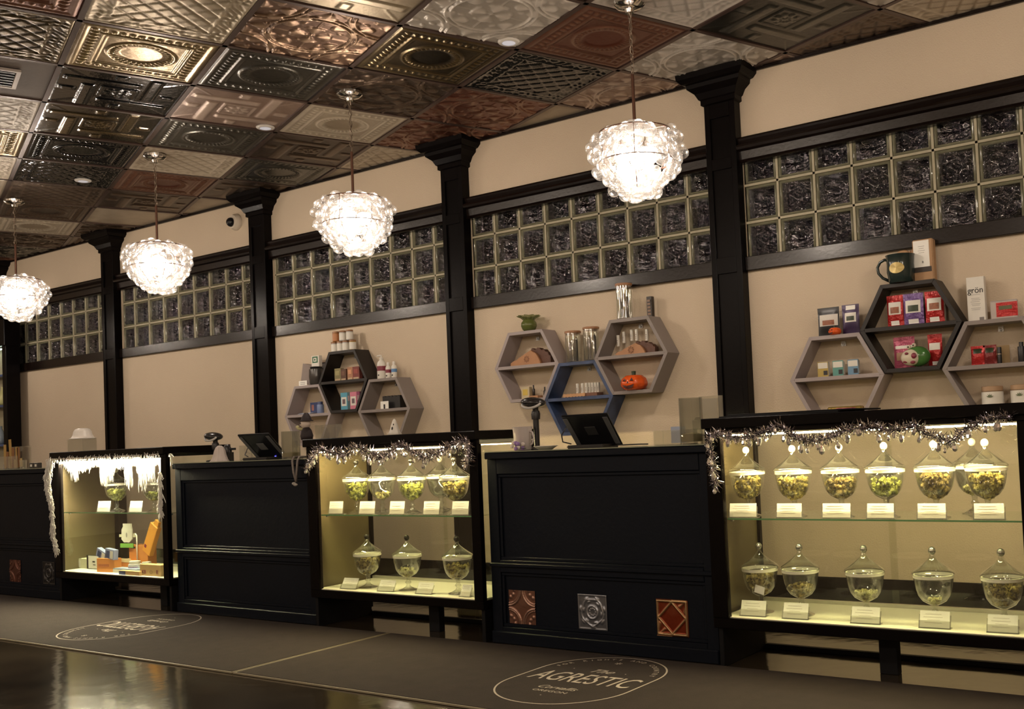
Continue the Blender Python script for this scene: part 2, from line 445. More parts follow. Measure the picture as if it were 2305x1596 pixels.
def relief_mesh(name, fn, n, side, depth):
    vs = []; at_ = []
    for j in range(n+1):
        for i in range(n+1):
            u = -1+2*i/n; v = -1+2*j/n; h = fn(u, v); at_.append(min(1, max(0, h)))
            vs.append((u*side/2, v*side/2, -h*depth))
    fs = [(j*(n+1)+i, (j+1)*(n+1)+i, (j+1)*(n+1)+i+1, j*(n+1)+i+1) for j in range(n) for i in range(n)]
    me = bpy.data.meshes.new(name); me.from_pydata(vs, [], fs)
    a = me.attributes.new('relief', 'FLOAT', 'POINT'); a.data.foreach_set('value', at_)
    me.polygons.foreach_set('use_smooth', [True]*len(me.polygons)); me.materials.append(None)
    return me
TS = T-.022
TM = {'med': relief_mesh('tin_tile', h_med, 100, TS, .013), 'weave': relief_mesh('tin_tile', h_weave, 112, TS, .012),
      'lat': relief_mesh('tin_tile', h_lat, 72, TS, .009), 'pin': relief_mesh('tin_tile', h_pin, 72, TS, .010), 'plain': relief_mesh('tin_tile', h_plain, 10, TS, .004)}
FIN = {'gold': ((.20, .13, .05), (.62, .50, .30), .85, .28), 'champ': ((.28, .22, .14), (.55, .47, .34), .8, .38),
       'copperweave': ((.10, .045, .022), (.45, .30, .19), .75, .38), 'pewter': ((.035, .032, .024), (.16, .15, .125), .8, .30),
       'black': ((.004, .004, .005), (.02, .02, .02), .5, .14), 'blackgold': ((.006, .005, .004), (.20, .14, .06), .7, .18),
       'rose': ((.20, .12, .085), (.56, .44, .35), .45, .38), 'cream': ((.26, .20, .13), (.60, .52, .40), .3, .45),
       'white': ((.30, .26, .21), (.62, .56, .48), .3, .42), 'copper': ((.13, .03, .014), (.30, .18, .12), .75, .36),
       'bronze': ((.045, .028, .018), (.17, .115, .075), .75, .38), 'antique': ((.02, .013, .006), (.26, .19, .09), .85, .28),
       'grey': ((.16, .13, .115), (.22, .185, .165), .1, .6)}
TMAP = {(0, -1): 'med gold', (-1, -1): 'lat champ', (-1, 0): 'weave copperweave', (0, 0): 'med pewter', (1, -1): 'pin black', (2, -1): 'pin blackgold',
        (3, -1): 'med black', (4, -1): 'lat black', (5, -1): 'lat bronze', (1, 0): 'pin rose', (2, 0): 'med pewter', (3, 0): 'lat cream', (4, 0): 'med copper',
        (5, 0): 'pin bronze', (0, 1): 'weave bronze', (1, 1): 'med cream', (2, 1): 'pin bronze', (3, 1): 'med pewter', (4, 1): 'pin bronze', (-1, 1): 'med antique',
        (-2, 1): 'weave white', (-2, 0): 'pin champ', (-1, 2): 'lat black', (-2, 2): 'med copper', (0, 2): 'weave copper', (-2, 3): 'weave white', (-3, 3): 'pin pewter',
        (-3, 2): 'lat white', (-1, 3): 'weave rose', (0, 3): 'plain cream', (-3, 4): 'lat bronze', (-4, 4): 'lat cream', (1, 2): 'weave copper', (2, 2): 'lat cream',
        (0, -2): 'lat antique', (1, -2): 'plain grey', (-1, -2): 'med copper', (2, -2): 'lat white', (3, -2): 'med gold', (4, -2): 'lat cream', (5, -2): 'med cream',
        (-4, 5): 'lat cream', (-4, 3): 'weave white', (6, -1): 'med bronze', (6, 0): 'plain cream', (7, -1): 'med cream', (3, 2): 'plain cream', (5, 1): 'plain cream',
        (6, -2): 'pin cream', (7, -2): 'med pewter', (8, -1): 'weave bronze', (8, -2): 'weave bronze', (7, 0): 'weave bronze', (-2, 4): 'weave rose', (-1, 4): 'weave rose'}
CLIP = [((0, YW-.002, 0), (0, 1, 0)), ((0, .95, 0), (0, -1, 0)), ((XL+.01, 0, 0), (-1, 0, 0)), ((1.6, 0, 0), (1, 0, 0))]
def clip(me, M):
    "cut a mesh (placed by M) at the room's edges; returns a new mesh or None"
    bm = bmesh.new(); bm.from_mesh(me); Mi = M.inverted()
    for co, no in CLIP:
        g = bm.verts[:]+bm.edges[:]+bm.faces[:]
        if not g: break
        bmesh.ops.bisect_plane(bm, geom=g, plane_co=Mi @ Vector(co), plane_no=(Mi.to_3x3() @ Vector(no)), clear_outer=True)
    if not bm.faces: bm.free(); return None
    m2 = me.copy(); bm.to_mesh(m2); bm.free(); return m2
ntile = 0
types = ['med', 'weave', 'lat', 'pin']; fins = ['bronze', 'cream', 'pewter', 'copper', 'white', 'black', 'champ', 'rose']
for i in range(-9, 17):
    for j in range(-16, 9):
        c = Vector((GX, GY, 0))+E1*(T*(j+.5))+E2*(T*(i+.5))
        if not (-12.3 < c.x < 1.9 and .7 < c.y < YW+.4): continue
        t = TMAP.get((i, j)) or '%s %s' % (types[(i*5+j*3+i*j) % 4], fins[(i*3+j*7+i*j*2) % 8])
        ty, fi = t.split(); me = TM[ty]
        M = Matrix.Translation((c.x, c.y, ZC+.004)) @ Matrix.Rotation(GA, 4, 'Z')
        cs = [M @ Vector((a*T/2, d*T/2, 0)) for a in (-1, 1) for d in (-1, 1)]
        if min(p.y for p in cs) > YW or max(p.y for p in cs) < .95: continue
        if max(p.y for p in cs) > YW-.002 or min(p.y for p in cs) < .95 or min(p.x for p in cs) < XL+.01 or max(p.x for p in cs) > 1.6:
            me = clip(me, M)
            if me is None: continue
        o = bpy.data.objects.new('tin_tile', me); C.objects.link(o); o.parent = ceiling
        o.matrix_world = M
        if (i, j) == (2, -1): o.rotation_euler.z += pi/2
        lo, hi, mt, ro = FIN[fi]; o.material_slots[0].link = 'OBJECT'; o.material_slots[0].material = relief_mat('tin_'+fi, lo, hi, mt, ro)
        ntile += 1
barm = pm('grid_bar', (.075, .045, .035), .35, .5, .2, 8)
def bars(along, across, rng, lo, hi):
    for k in rng:
        p0 = Vector((GX, GY, ZC))+across*(T*k)+along*lo; p1 = Vector((GX, GY, ZC))+across*(T*k)+along*hi
        d = (p1-p0); L = d.length; a = math.atan2(d.y, d.x)
        me = MB().box(0, L, -.012, .012, -.004, .02).mesh('grid_bar')
        M = Matrix.Translation(p0) @ Matrix.Rotation(a, 4, 'Z'); m2 = clip(me, M)
        if m2: 
            o = part('grid_bar', m2, barm, ceiling); o.matrix_world = M
bars(E1, E2, range(-9, 18), -11, 6); bars(E2, E1, range(-16, 10), -7, 13)
# front part of the ceiling, outside the frame: plain board
part('plain_board', MB().box(XL, XR, YB, .95, ZC, ZC+.03), pm('ceiling_paint', (.32, .26, .2), .7), ceiling)
part('plain_board', MB().box(1.6, XR, .95, YW, ZC, ZC+.03), MC['ceiling_paint'], ceiling)

# air vent in the grey tile and recessed downlights
c = Vector((GX, GY, 0))+E1*(T*(-1.5))+E2*(T*1.5)
vent = thing('air_vent', 'square black-louvred air vent in the plain grey ceiling tile at upper left', 'vent', (c.x+.02, c.y+.01, ZC-.003), GA)
fr = MB()
for a, d, e, f in ((-.14, .14, -.14, -.12), (-.14, .14, .12, .14), (-.14, -.12, -.12, .12), (.12, .14, -.12, .12)): fr.box(a, d, e, f, -.012, 0)
part('frame', fr, pm('vent_frame', (.35, .3, .26), .4, .3), vent, .001)
part('backing', MB().box(-.12, .12, -.12, .12, -.003, 0), blackm, vent)
for q in range(6):
    part('louvre', MB().box(-.118, .118, -.10+q*.04-.003, -.10+q*.04+.012, -.010, -.006), black, vent)
lens = pm('lamp_lens', (.75, .76, .80), .3, 0, .03, 10, emit=(.75, .8, 1.), es=.25)
for (x, y), lab in zip(((-3.04, 3.806), (-4.963, 3.892), (-6.824, 3.83)), ('round recessed downlight in the white patterned tile right of the near chandelier row', 'round recessed downlight in the rose pinwheel tile', 'small round recessed downlight in the glossy black tile at far left')):
    dl = thing('downlight', lab, 'ceiling light', (x, y, ZC), 0); dl.scale = (.62, .62, .62)
    part('trim_ring', MB().shell([(.052, -.016), (.062, -.017), (.082, -.010), (.085, -.004), (.085, .0)], 40), pm('ring_white', (.6, .56, .5), .3), dl, smooth=1)
    part('lens', MB().lathe([(0.0005, -.0135), (.054, -.0135), (.054, -.004)], 32), lens, dl)

# ------------------------------------------------------------------ bubble chandeliers
bub_m = glass('bubble_glass', (.97, .96, .95), 1.45, .03, .03, .035, (1, .97, .93), 1.6)
bub = bpy.data.meshes.new('glass_bubble'); bm = bmesh.new(); bmesh.ops.create_icosphere(bm, subdivisions=3, radius=.031); bm.to_mesh(bub); bm.free()
bub.polygons.foreach_set('use_smooth', [True]*len(bub.polygons)); bub.materials.append(bub_m)
bulb_m = emis('bulb_glow', (1, .93, .86), 60)
prof = [(.0, 0.0), (.10, 0.0), (.165, -.018), (.195, -.06), (.20, -.10), (.178, -.155), (.145, -.20), (.105, -.245), (.055, -.275), (.0, -.285)]
def make_chandelier(label):
    t = thing('chandelier', label, 'chandelier', (-2.35, 3.8, 2.235), 0, 'bubble glass pendants hung in a row before the counter')
    top = ZC-2.235
    part('canopy', MB().lathe([(.001, top-.05), (.018, top-.05), (.022, top-.035), (.05, top-.03), (.068, top-.016), (.07, top-.002)], 28), chrome, t, smooth=40)
    part('rod', MB().tube([(0, 0, .02), (0, 0, .26)], .0075, 10), pm('bronze_rod', (.16, .08, .055), .3, .7), t, smooth=40)
    part('socket_cap', MB().lathe([(.001, .045), (.014, .04), (.02, .02), (.055, .012), (.06, .0)], 20), chrome, t, smooth=40)
    ch = MB(); L = top-.05-.26; nl = int(L/.026)
    for q in range(nl):
        z0 = .26+q*L/nl; z1 = z0+L/nl*1.18; rr = .008; pts = []
        for a in range(11):
            an = 2*pi*a/10; x = rr*cos(an); z = (z0+z1)/2+(z1-z0)/2*sin(an)
            pts.append((x, .0015, z) if q % 2 else (.0015, x, z))
        ch.tube(pts, .0019, 4, cap=False)
    ch.tube([(.006*sin(z*28), .006*cos(z*22), .26+L*z) for z in [w_/14 for w_ in range(15)]], .002, 5)
    part('chain', ch, pm('chain_metal', (.35, .28, .22), .3, .8), t)
    ring = MB()
    for zz, rr in ((.0, .16), (-.13, .165)):
        ring.tube([(rr*cos(a*2*pi/40), rr*sin(a*2*pi/40), zz) for a in range(41)], .003, 5, cap=False)
    for a in range(6): ring.tube([(0, 0, .01), (.16*cos(a*pi/3), .16*sin(a*pi/3), 0), (.165*cos(a*pi/3), .165*sin(a*pi/3), -.13), (.06*cos(a*pi/3), .06*sin(a*pi/3), -.25)], .002, 5)
    part('wire_frame', ring, pm('bronze_rod', (.16, .08, .055)), t)
    for a in range(3):
        part('bulb', MB().sphere((.05*cos(a*2.09), .05*sin(a*2.09), -.10), .030, 16, 10), bulb_m, t, smooth=1)
    r = random.Random(5)
    # points on the profile by arc length, golden-angle spiral
    seg = [0]
    for (a, b_), (c_, d) in zip(prof, prof[1:]): seg.append(seg[-1]+math.hypot(c_-a, d-b_)*(.03+(a+c_)/2))
    N = 130
    for q in range(N):
        s = seg[-1]*(q+.5)/N; kx = max(i for i in range(len(seg)-1) if seg[i] <= s)
        f = (s-seg[kx])/(seg[kx+1]-seg[kx]); ra = prof[kx][0]+(prof[kx+1][0]-prof[kx][0])*f; z = prof[kx][1]+(prof[kx+1][1]-prof[kx][1])*f
        an = q*2.39996+r.uniform(-.12, .12); dr = r.uniform(-.022, .006)
        if z > -.002 and ra < .05: continue
        o = bpy.data.objects.new('glass_bubble', bub); C.objects.link(o); o.parent = t
        o.location = ((ra+dr)*cos(an), (ra+dr)*sin(an), z+r.uniform(-.01, .01)); s_ = r.uniform(.78, 1.1); o.scale = (s_,)*3
    for q in range(36):
        z = -.03-.19*r.random(); an = r.uniform(0, 6.28); ra = .13*(1+z*1.6)*sqrt(r.uniform(.5, 1))
        o = bpy.data.objects.new('glass_bubble', bub); C.objects.link(o); o.parent = t; o.location = (ra*cos(an), ra*sin(an), z); s_ = r.uniform(.7, 1); o.scale = (s_,)*3
    return t
CH = [(-2.35, 'nearest bubble glass chandelier, top right, blown out white above the middle shelves'), (-4.14, 'second nearest bubble glass chandelier, over the middle glass case'),
      (-5.935, 'third bubble glass chandelier, left of the dome camera'), (-7.69, 'farthest bubble glass chandelier, cut by the left edge of the picture'), (-.42, 'bubble glass chandelier added for light just beyond the right edge of the picture'), (-9.5, 'bubble glass chandelier added for light, out of view beyond the left edge')]  # last two continue the row out of view, added for their light
ch0 = make_chandelier(CH[0][1])
for q, (x, lab) in enumerate(CH):
    if q: dup(ch0, (x, 3.8, 2.235), q*.9, lab)
    lamp('chandelier_light', 'POINT', (x, 3.8, 2.235-.12), PEND_W, (1, .86, .72), .06)

# dome camera on the wall
dc = thing('dome_camera', 'small white dome security camera on wall left of a pilaster', 'camera', (-6.655, YW, 2.665))
part('base', MB().lathe([(.001, 0), (.062, 0), (.064, .012), (.058, .03), (.05, .045), (.001, .05)], 28, M=Matrix.Rotation(pi/2, 4, 'X')), pm('camera_white', (.6, .52, .42), .4), dc, smooth=40)
part('dome', MB().sphere((-.008, -.048, -.004), .036, 20, 12), pm('smoked_dome', (.008, .008, .01), .05), dc, smooth=1)

# ------------------------------------------------------------------ floor mats
matm = pm('mat_carpet', (.050, .037, .030), .95, 0, .25, 14, .9, 420, detail=8)
matink = pm('mat_ink', (.52, .46, .38), .9, 0, .12, 90, .4, 300)
def logo(parent, cx, cy, rz, tilt=0.):
    g = MB()
    hw, hl = .270, .368
    def st(t, w, l):
        # stadium outline, long axis along y
        pts = []; s = l-w
        for i in range(33): a = pi*i/32; pts.append((w*cos(a), s+w*sin(a)))
        for i in range(33): a = pi+pi*i/32; pts.append((w*cos(a), -s+w*sin(a)))
        return pts
    o1 = st(0, hw, hl); i1 = st(0, hw-.007, hl-.007); nn = len(o1)
    g.add([(x, y, .0009) for x, y in o1]+[(x, y, .0009) for x, y in i1], [(k, (k+1) % nn, (k+1) % nn+nn, k+nn) for k in range(nn)])
    part('outline', g, matink, parent, loc=(cx, cy, 0), rot=(0, 0, rz), label='off-white oval outline')
    root = []
    def tx(s, x, y, size, **k):
        rr = k.pop('r', 0); wf = k.pop('w', None); me = text_mesh(s, size, ext=.0002, **k)
        if wf:
            xs_ = [v.co.x for v in me.vertices]; q_ = wf/(max(xs_)-min(xs_))
            for v in me.vertices: v.co.x *= q_
        M = Matrix.Translation((x, y, .001)) @ Matrix.Rotation(rr, 4, 'Z')
        me.transform(M); root.append(me)
    tx('AGRESTIC', .006, -.005, .185, w=.455, shear=.10, bold=.0)
    tx('The', .0, .123, .068, w=.10, shear=.5)
    tx('Corvallis', -.008, -.152, .052, w=.17, shear=.5)
    tx('OREGON', -.002, -.203, .030, w=.15)
    tx('*', -.012, .250, .07); tx('.', .113, .135, .05); tx('.', -.131, .14, .05); tx('.', 0, -.245, .05)
    S = 'FOR RIGHTS AND COUNTRY'
    for q, chh in enumerate(S):
        a = radians(169-q*160/(len(S)-1)); rr = .222
        tx(chh, rr*cos(a), .105+rr*sin(a), .030, r=a-pi/2)
    bm = bmesh.new()
    for me in root: bm.from_mesh(me)
    bmesh.ops.remove_doubles(bm, verts=bm.verts, dist=1e-6)
    seen = set()
    for v0 in bm.verts:                                  # every letter an object of its own
        if v0 in seen: continue
        st_ = [v0]; comp = [] ; seen.add(v0)
        while st_:
            v = st_.pop(); comp.append(v)
            for e in v.link_edges:
                o_ = e.other_vert(v)
                if o_ not in seen: seen.add(o_); st_.append(o_)
        ix = {v: i for i, v in enumerate(comp)}; fcs = {f for v in comp for f in v.link_faces}
        me = bpy.data.meshes.new('letter'); me.from_pydata([v.co[:] for v in comp], [], [[ix[v] for v in f.verts] for f in fcs])
        part('letter', me, matink, parent, loc=(cx, cy, .0), rot=(0, 0, rz))
    bm.free()
def mat(x0, x1, label, lx, rz):
    t = thing('floor_mat', label, 'mat', (x0, 2.67, 0), 0, None)
    L = x1-x0; Wd = .885
    part('carpet', MB().box(.012, L-.012, .012, Wd-.004, .001, .0085), matm, t, .001)
    e = MB()
    for a in ((0, L, 0, .008), (0, .007, .008, Wd), (L-.007, L, .008, Wd)): e.box(a[0], a[1], a[2], a[3], .001, .008)
    part('edge_strip', e, rubber, t, .001)
    h = bpy.data.objects.new('printed_emblem', None)
    if lx is not None:
        C.objects.link(h); h.parent = t; h.location = (lx-x0, .485, .0086); h['label'] = 'printed oval shop emblem'
        logo(h, 0, 0, rz)
mat(-8.4, -3.735, 'long dark brown floor mat at left with the emblem upside down', -5.262, pi)
mat(-3.725, -.35, 'dark brown floor mat at lower right with the upright emblem', -2.293, 0.0)

# ------------------------------------------------------------------ counters
ZT = .862
tinm = {'copper': relief_mat('tin_rosecopper', (.22, .10, .07), (.50, .33, .26), .75, .3), 'silver': relief_mat('tin_silver', (.16, .17, .2), (.5, .52, .58), .8, .3),
        'redgold': relief_mat('tin_redgold', (.20, .028, .008), (.42, .28, .14), .7, .35), 'dim': relief_mat('tin_dimcopper', (.10, .03, .02), (.22, .10, .07), .6, .4), 'dark': relief_mat('tin_dark', (.01, .01, .01), (.12, .12, .13), .6, .3)}
def h_c1(u, v):
    h = .1
    for cx in (-1, 1):
        for cy in (-1, 1):
            q = sqrt((u-cx)**2+(v-cy)**2)
            h = max(h, ridge(q-.92, .05), .7*ridge(q-.80, .04), .6*ridge(q-.45, .12)*abs(cos(5*math.atan2(v-cy, u-cx))))
    return h
def h_c2(u, v):
    q = sqrt(u*u+v*v); a = math.atan2(v, u)
    h = .1+.8*ridge(q-.36, .06)+.5*ridge(q-.2, .06)*(.5+.5*cos(9*a))+.7*ridge(q-.74-.03*sin(5*a), .05)
    h += .7*ridge(q-.85, .08)*max(0, cos(7*a+2*q))+.6*ridge(q-.62, .07)*max(0, cos(6*a-1))
    return h+.3*ridge(max(abs(u), abs(v))-.96, .05)
def h_c3(u, v):
    d = abs(u)+abs(v); r = max(abs(u), abs(v))
    h = max(ridge(d-.86, .10), ridge(r-.90, .08))
    if u*v < 0 and d > 1.0:
        cx, cy = (1 if u > 0 else -1), (1 if v > 0 else -1); a = math.atan2(v-cy, u-cx); h = max(h, .6*abs(cos(5*a))**6)
    return h
TC = {1: relief_mesh('tin_square', h_c1, 48, .15, .007), 2: relief_mesh('tin_square', h_c2, 48, .15, .007), 3: relief_mesh('tin_square', h_c3, 48, .15, .007)}
def counter(x0, x1, label, squares=()):
    L = x1-x0; y0 = 3.60; D = .40
    t = thing('service_counter', label, 'counter', (x0, y0, 0))
    part('body', MB().box(.02, L-.02, .03, D, .03, ZT-.03), counterm, t)
    for a in ((.0, .055), (L-.055, L)): part('stile', MB().box(a[0], a[1], 0, .03, .0, ZT-.03), counterm, t, .003)
    for z0, z1 in ((.0, .075), (.318, .375), (ZT-.10, ZT-.03)): part('rail', MB().box(.055, L-.055, 0.0, .03, z0, z1), counterm, t, .003)
    for z0, z1 in ((.075, .318), (.375, ZT-.10)):
        g = MB()
        for a in ((.055, L-.055, z0, z0+.014), (.055, L-.055, z1-.014, z1)): g.box(a[0], a[1], .008, .03, a[2], a[3])
        g.box(.055, .069, .008, .03, z0+.014, z1-.014); g.box(L-.069, L-.055, .008, .03, z0+.014, z1-.014)
        part('panel_moulding', g, counterm, t, .002)
        part('panel', MB().box(.069, L-.069, .018, .03, z0+.014, z1-.014), counterm, t)
    part('mid_ledge', MB().box(.0, L, -.012, .0, .345, .362), counterm, t, .003)
    part('base_moulding', MB().box(.0, L, -.012, .0, .0, .055), counterm, t, .004)
    part('worktop', MB().box(0, L, -.018, D+.02, ZT-.03, ZT), counterm, t, .004)
    part('glass_top', MB().box(.005, L-.005, -.018, D+.015, ZT, ZT+.004), pm('counter_glass', (.25, .27, .2), .06, 0, .1, 4), t, label='thin glass sheet on the counter top')
    for sx, pat, mt in squares:
        sq = part('tin_square', TC[pat].copy(), None, t, loc=(sx-x0, .0165, .165), rot=(-pi/2, 0, 0))
        sq.data.materials.clear(); sq.data.materials.append(tinm[mt])
        sq['label'] = {'copper': 'rose copper pressed square', 'silver': 'silver pressed square with leaf ring', 'redgold': 'gold framed square with red diamond', 'dim': 'dim copper pressed square', 'dark': 'blackened pressed square'}[mt]
counter(-8.02, -6.79, 'black panelled counter at the far left edge', [(-7.42, 1, 'dim'), (-6.98, 2, 'dark')])
counter(-5.512, -4.295, 'plain black panelled counter between left and middle glass cases')
counter(-3.106, -1.945, 'black panelled counter with three pressed metal squares', [(-2.945, 1, 'copper'), (-2.56, 2, 'silver'), (-2.165, 3, 'redgold')])

# ------------------------------------------------------------------ display cases
led = emis('led_glow', (1, .80, .42), EMIT_LED)
led_w = emis('led_glow_white', (1, .87, .60), EMIT_LED*2.6)
sidem = pm('case_side_lit_tone', (.12, .095, .05), .25, 0, .15, 6)  # brown imitates side glass with its lit reflections
Y0, Y1 = 3.55, 3.98
def case(x0, x1, label, ledm, legx):
    L = x1-x0; D = Y1-Y0
    t = thing('display_case', label, 'display case', (x0, Y0, 0))
    part('top_slab', MB().box(-.005, L+.005, -.02, D+.01, .925, .965), black, t, .003)
    part('top_rail', MB().box(0, L, 0, .02, .905, .925), black, t, .002)
    part('top_rail', MB().box(0, L, D-.02, D, .905, .925), black, t, .002)
    part('bottom_frame', MB().box(0, L, 0, D, .152, .192), black, t, .003)
    for a, c in ((0, .066), (L-.052, L)): part('post', MB().box(a, c, 0, .03, .192, .905), black, t, .002)
    for a, c in ((0, .02), (L-.02, L)): part('post', MB().box(a, c, D-.025, D, .192, .905), black, t, .002)
    part('side_lit_tone', MB().box(.002, .008, .03, D-.025, .192, .905), sidem, t, label='brown panel in place of side glass, lit tone painted in')
    part('side_glass', MB().box(L-.008, L-.002, .03, D-.025, .192, .905), pglass, t)
    part('front_glass', MB().box(.066, L-.052, .008, .014, .192, .905), pglass, t)
    mid = L*.47
    part('sliding_door', MB().box(.02, mid+.03, D-.018, D-.013, .21, .90), pglass, t)
    part('sliding_door', MB().box(mid, L-.02, D-.010, D-.005, .21, .90), pglass, t)
    part('door_track', MB().box(.02, L-.02, D-.024, D-.001, .192, .208), pm('alu_track', (.6, .58, .5), .35, .6), t, .001)
    part('glass_shelf', MB().box(.068, L-.054, .03, D-.04, .569, .575), glass('shelf_glass', (.90, .96, .88), 1.5, .01, .02), t)
    part('shelf_edge', MB().box(.068, L-.054, .0285, .0305, .569, .575), pm('green_glass_edge', (.12, .28, .13), .15, 0, .1, 9), t, label='green-tinted polished front edge')
    for a in (.066, L-.06):
        for b_ in (.06, D-.07): part('shelf_clip', MB().box(a, a+.008, b_, b_+.012, .560, .569), screwm, t)
    part('deck', MB().box(.03, L-.03, .016, D-.026, .192, .1955), white, t, label='white deck board')
    part('led_strip', MB().box(.07, L-.056, .024, .034, .893, .899), ledm, t, label='lit warm strip light')
    part('led_channel', MB().box(.066, L-.052, .02, .038, .899, .905), pm('alu_track', (.6, .58, .5)), t)
    # base: side cheeks with a swelling back edge, centre leg and floor rail
    for a, c in ((.01, .03), (L-.03, L-.01)):
        poly = [(.02, 0), (.40, 0), (.385, .03), (.39, .065), (.41, .09), (.40, .12), (.36, .152), (.02, .152)]
        mb = MB().prism([(x, z) for x, z in poly], a, c); mb.v = [(y, x, z) for (x, y, z) in mb.v]
        part('base_cheek', mb, blackm, t, .002)
    part('leg', MB().box(legx-x0-.034, legx-x0+.034, .14, .18, 0, .152), blackm, t, .002)
    part('floor_rail', MB().box(.03, L-.03, .38, .405, 0.0, .02), blackm, t, .002)
    return t
case(-6.770, -5.522, 'brightly lit glass display case draped in cotton cobweb, far left', led_w, -5.80)
case(-4.286, -3.117, 'glass display case in the middle with silver tinsel and seven jars', led, -3.56)
case(-1.940, -.725, 'glass display case at right, the nearest, with eleven jars', led, -1.30)

# ------------------------------------------------------------------ apothecary jars
def budm(name, a, b_, d):
    m, nt, out = nodes(name); bs = nt.nodes.new('ShaderNodeBsdfPrincipled'); nt.links.new(bs.outputs[0], out.inputs[0])
    tc = nt.nodes.new('ShaderNodeTexCoord'); n_ = nt.nodes.new('ShaderNodeTexNoise'); n_.inputs['Scale'].default_value = 55; n_.inputs['Detail'].default_value = 3
    nt.links.new(tc.outputs['Object'], n_.inputs['Vector'])
    r = nt.nodes.new('ShaderNodeValToRGB'); e = r.color_ramp.elements; e[0].position = .38; e[0].color = d+(1,); e[1].position = .62; e[1].color = b_+(1,)
    x = e.new(.5); x.color = a+(1,)
    nt.links.new(n_.outputs['Fac'], r.inputs[0]); nt.links.new(r.outputs[0], bs.inputs['Base Color']); bs.inputs['Roughness'].default_value = .8
    MC[name] = m; return m
BM = {'gold': budm('buds_gold', (.42, .34, .09), (.66, .56, .20), (.10, .06, .02)), 'green': budm('buds_green', (.36, .38, .07), (.58, .60, .16), (.09, .09, .02)),
      'brown': budm('buds_brown', (.26, .19, .06), (.44, .34, .13), (.06, .035, .015)), 'pale': budm('buds_pale', (.50, .46, .20), (.68, .64, .36), (.16, .12, .05))}
def bowl_r(z):
    P = [(.064, .012), (.07, .026), (.08, .045), (.10, .061), (.12, .068), (.145, .073), (.17, .076)]
    for (a, ra), (b_, rb) in zip(P, P[1:]):
        if a <= z <= b_: return ra+(rb-ra)*(z-a)/(b_-a)
    return .01
def bud_mesh(z0, z1, seed, tilt=0, rmax=1.):
    r = random.Random(seed); g = MB(); n_ = int(170*(z1-z0)/.06*rmax)
    for q in range(n_):
        z = r.uniform(z0, z1); rr = (bowl_r(z)-.012)*rmax*sqrt(r.random()); a = r.uniform(0, 6.28)
        x, y = rr*cos(a), rr*sin(a)
        if z > z1-.012+tilt*x: continue
        s = r.uniform(.006, .0115); b0 = len(g.v)
        g.sphere((x, y, z), s, 6, 4, sc=(r.uniform(.7, 1.3), r.uniform(.7, 1.3), r.uniform(.7, 1.2)))
        for k_ in range(b0, len(g.v)):
            v = g.v[k_]; g.v[k_] = tuple(c_+r.uniform(-.0022, .0022) for c_ in v)
    return g
jar_parts = {}
def jar(loc, rz, label, fill, kn, scale=1., group='apothecary jars of dried buds in the glass cases'):
    kcol = {'white': pm('knob_cream', (.85, .8, .66), .3), 'silver': pm('knob_silver', (.55, .54, .5), .22, .8), 'dark': pm('knob_dark', (.02, .018, .015), .15)}[kn]
    t = thing('apothecary_jar', label, 'jar', loc, rz, group); t.scale = (.92, .92, 1)
    if not jar_parts:
        jar_parts['foot'] = MB().lathe([(.001, .004), (.052, .0), (.053, .003), (.03, .010), (.014, .018), (.010, .03), (.017, .038), (.011, .046), (.010, .054), (.013, .063), (.001, .064)], 28).mesh('foot', smooth=60)
        jar_parts['bowl'] = MB().shell([(.012, .064), (.026, .070), (.045, .080), (.061, .10), (.068, .12), (.073, .145), (.076, .17), (.080, .176), (.078, .178), (.072, .168), (.069, .145), (.064, .12), (.057, .10), (.042, .084), (.022, .075), (.001, .073)], 36).mesh('bowl', smooth=60)
        jar_parts['lid'] = MB().shell([(.081, .178), (.082, .181), (.078, .186), (.060, .197), (.038, .212), (.020, .226), (.011, .236), (.009, .246), (.001, .247)], 36).mesh('lid', smooth=60)
        jar_parts['seal'] = MB().shell([(.070, .162), (.0765, .163), (.0775, .174), (.070, .175), (.070, .162)], 36).mesh('seal_ring', smooth=40)
        jar_parts['knob'] = {}
    part('foot', jar_parts['foot'], jglass, t); part('bowl', jar_parts['bowl'], jglass, t)
    part('seal_ring', jar_parts['seal'], pm('seal', (.88, .84, .72), .45), t, label='cream sealing ring')
    ld = part('lid', jar_parts['lid'], jglass, t)
    if kn not in jar_parts['knob']: jar_parts['knob'][kn] = MB().sphere((0, 0, .2585), .0145, 18, 12).mesh('knob', smooth=1)
    part('knob', jar_parts['knob'][kn], kcol, ld)
    if fill:
        kind, z0, z1, tl, rm = fill
        part('buds', bud_mesh(z0, z1, hash(label) % 9973 if False else sum(map(ord, label)), tl, rm), BM[kind], t, kind='stuff', smooth=False)
    return t
def card(loc, wd, hd, rz, label, tilt=.18):
    t = thing('price_card', label, 'card', loc, rz, 'price cards on clear stands in the glass cases')
    M = Matrix.Rotation(-tilt, 4, 'X')
    part('paper', MB().box(-wd/2, wd/2, -.001, .0005, .004, hd, M=M), paper, t)
    ln = MB()
    for k_ in range(4):
        ww = wd*(.32, .38, .25, .34)[k_]; zz = hd*(.8-.16*k_); ln.box(-ww, ww*.7, -.0016, -.0011, zz, zz+.0022, M=M)
    part('printed_lines', ln, pm('grey_ink', (.66, .63, .55), .6), t)
    st = MB().box(-wd/2-.004, wd/2+.004, -.003, -.0018, .0, hd*.45, M=M); st.box(-wd/2-.004, wd/2+.004, -.004, .03, 0, .0025)
    st.box(-wd/2-.004, wd/2+.004, .002, .0032, .0, hd*.8, M=M)
    part('stand', st, acryl, t)
ZS, ZD = .575, .1955
ordn = ['first', 'second', 'third', 'fourth', 'fifth', 'sixth']
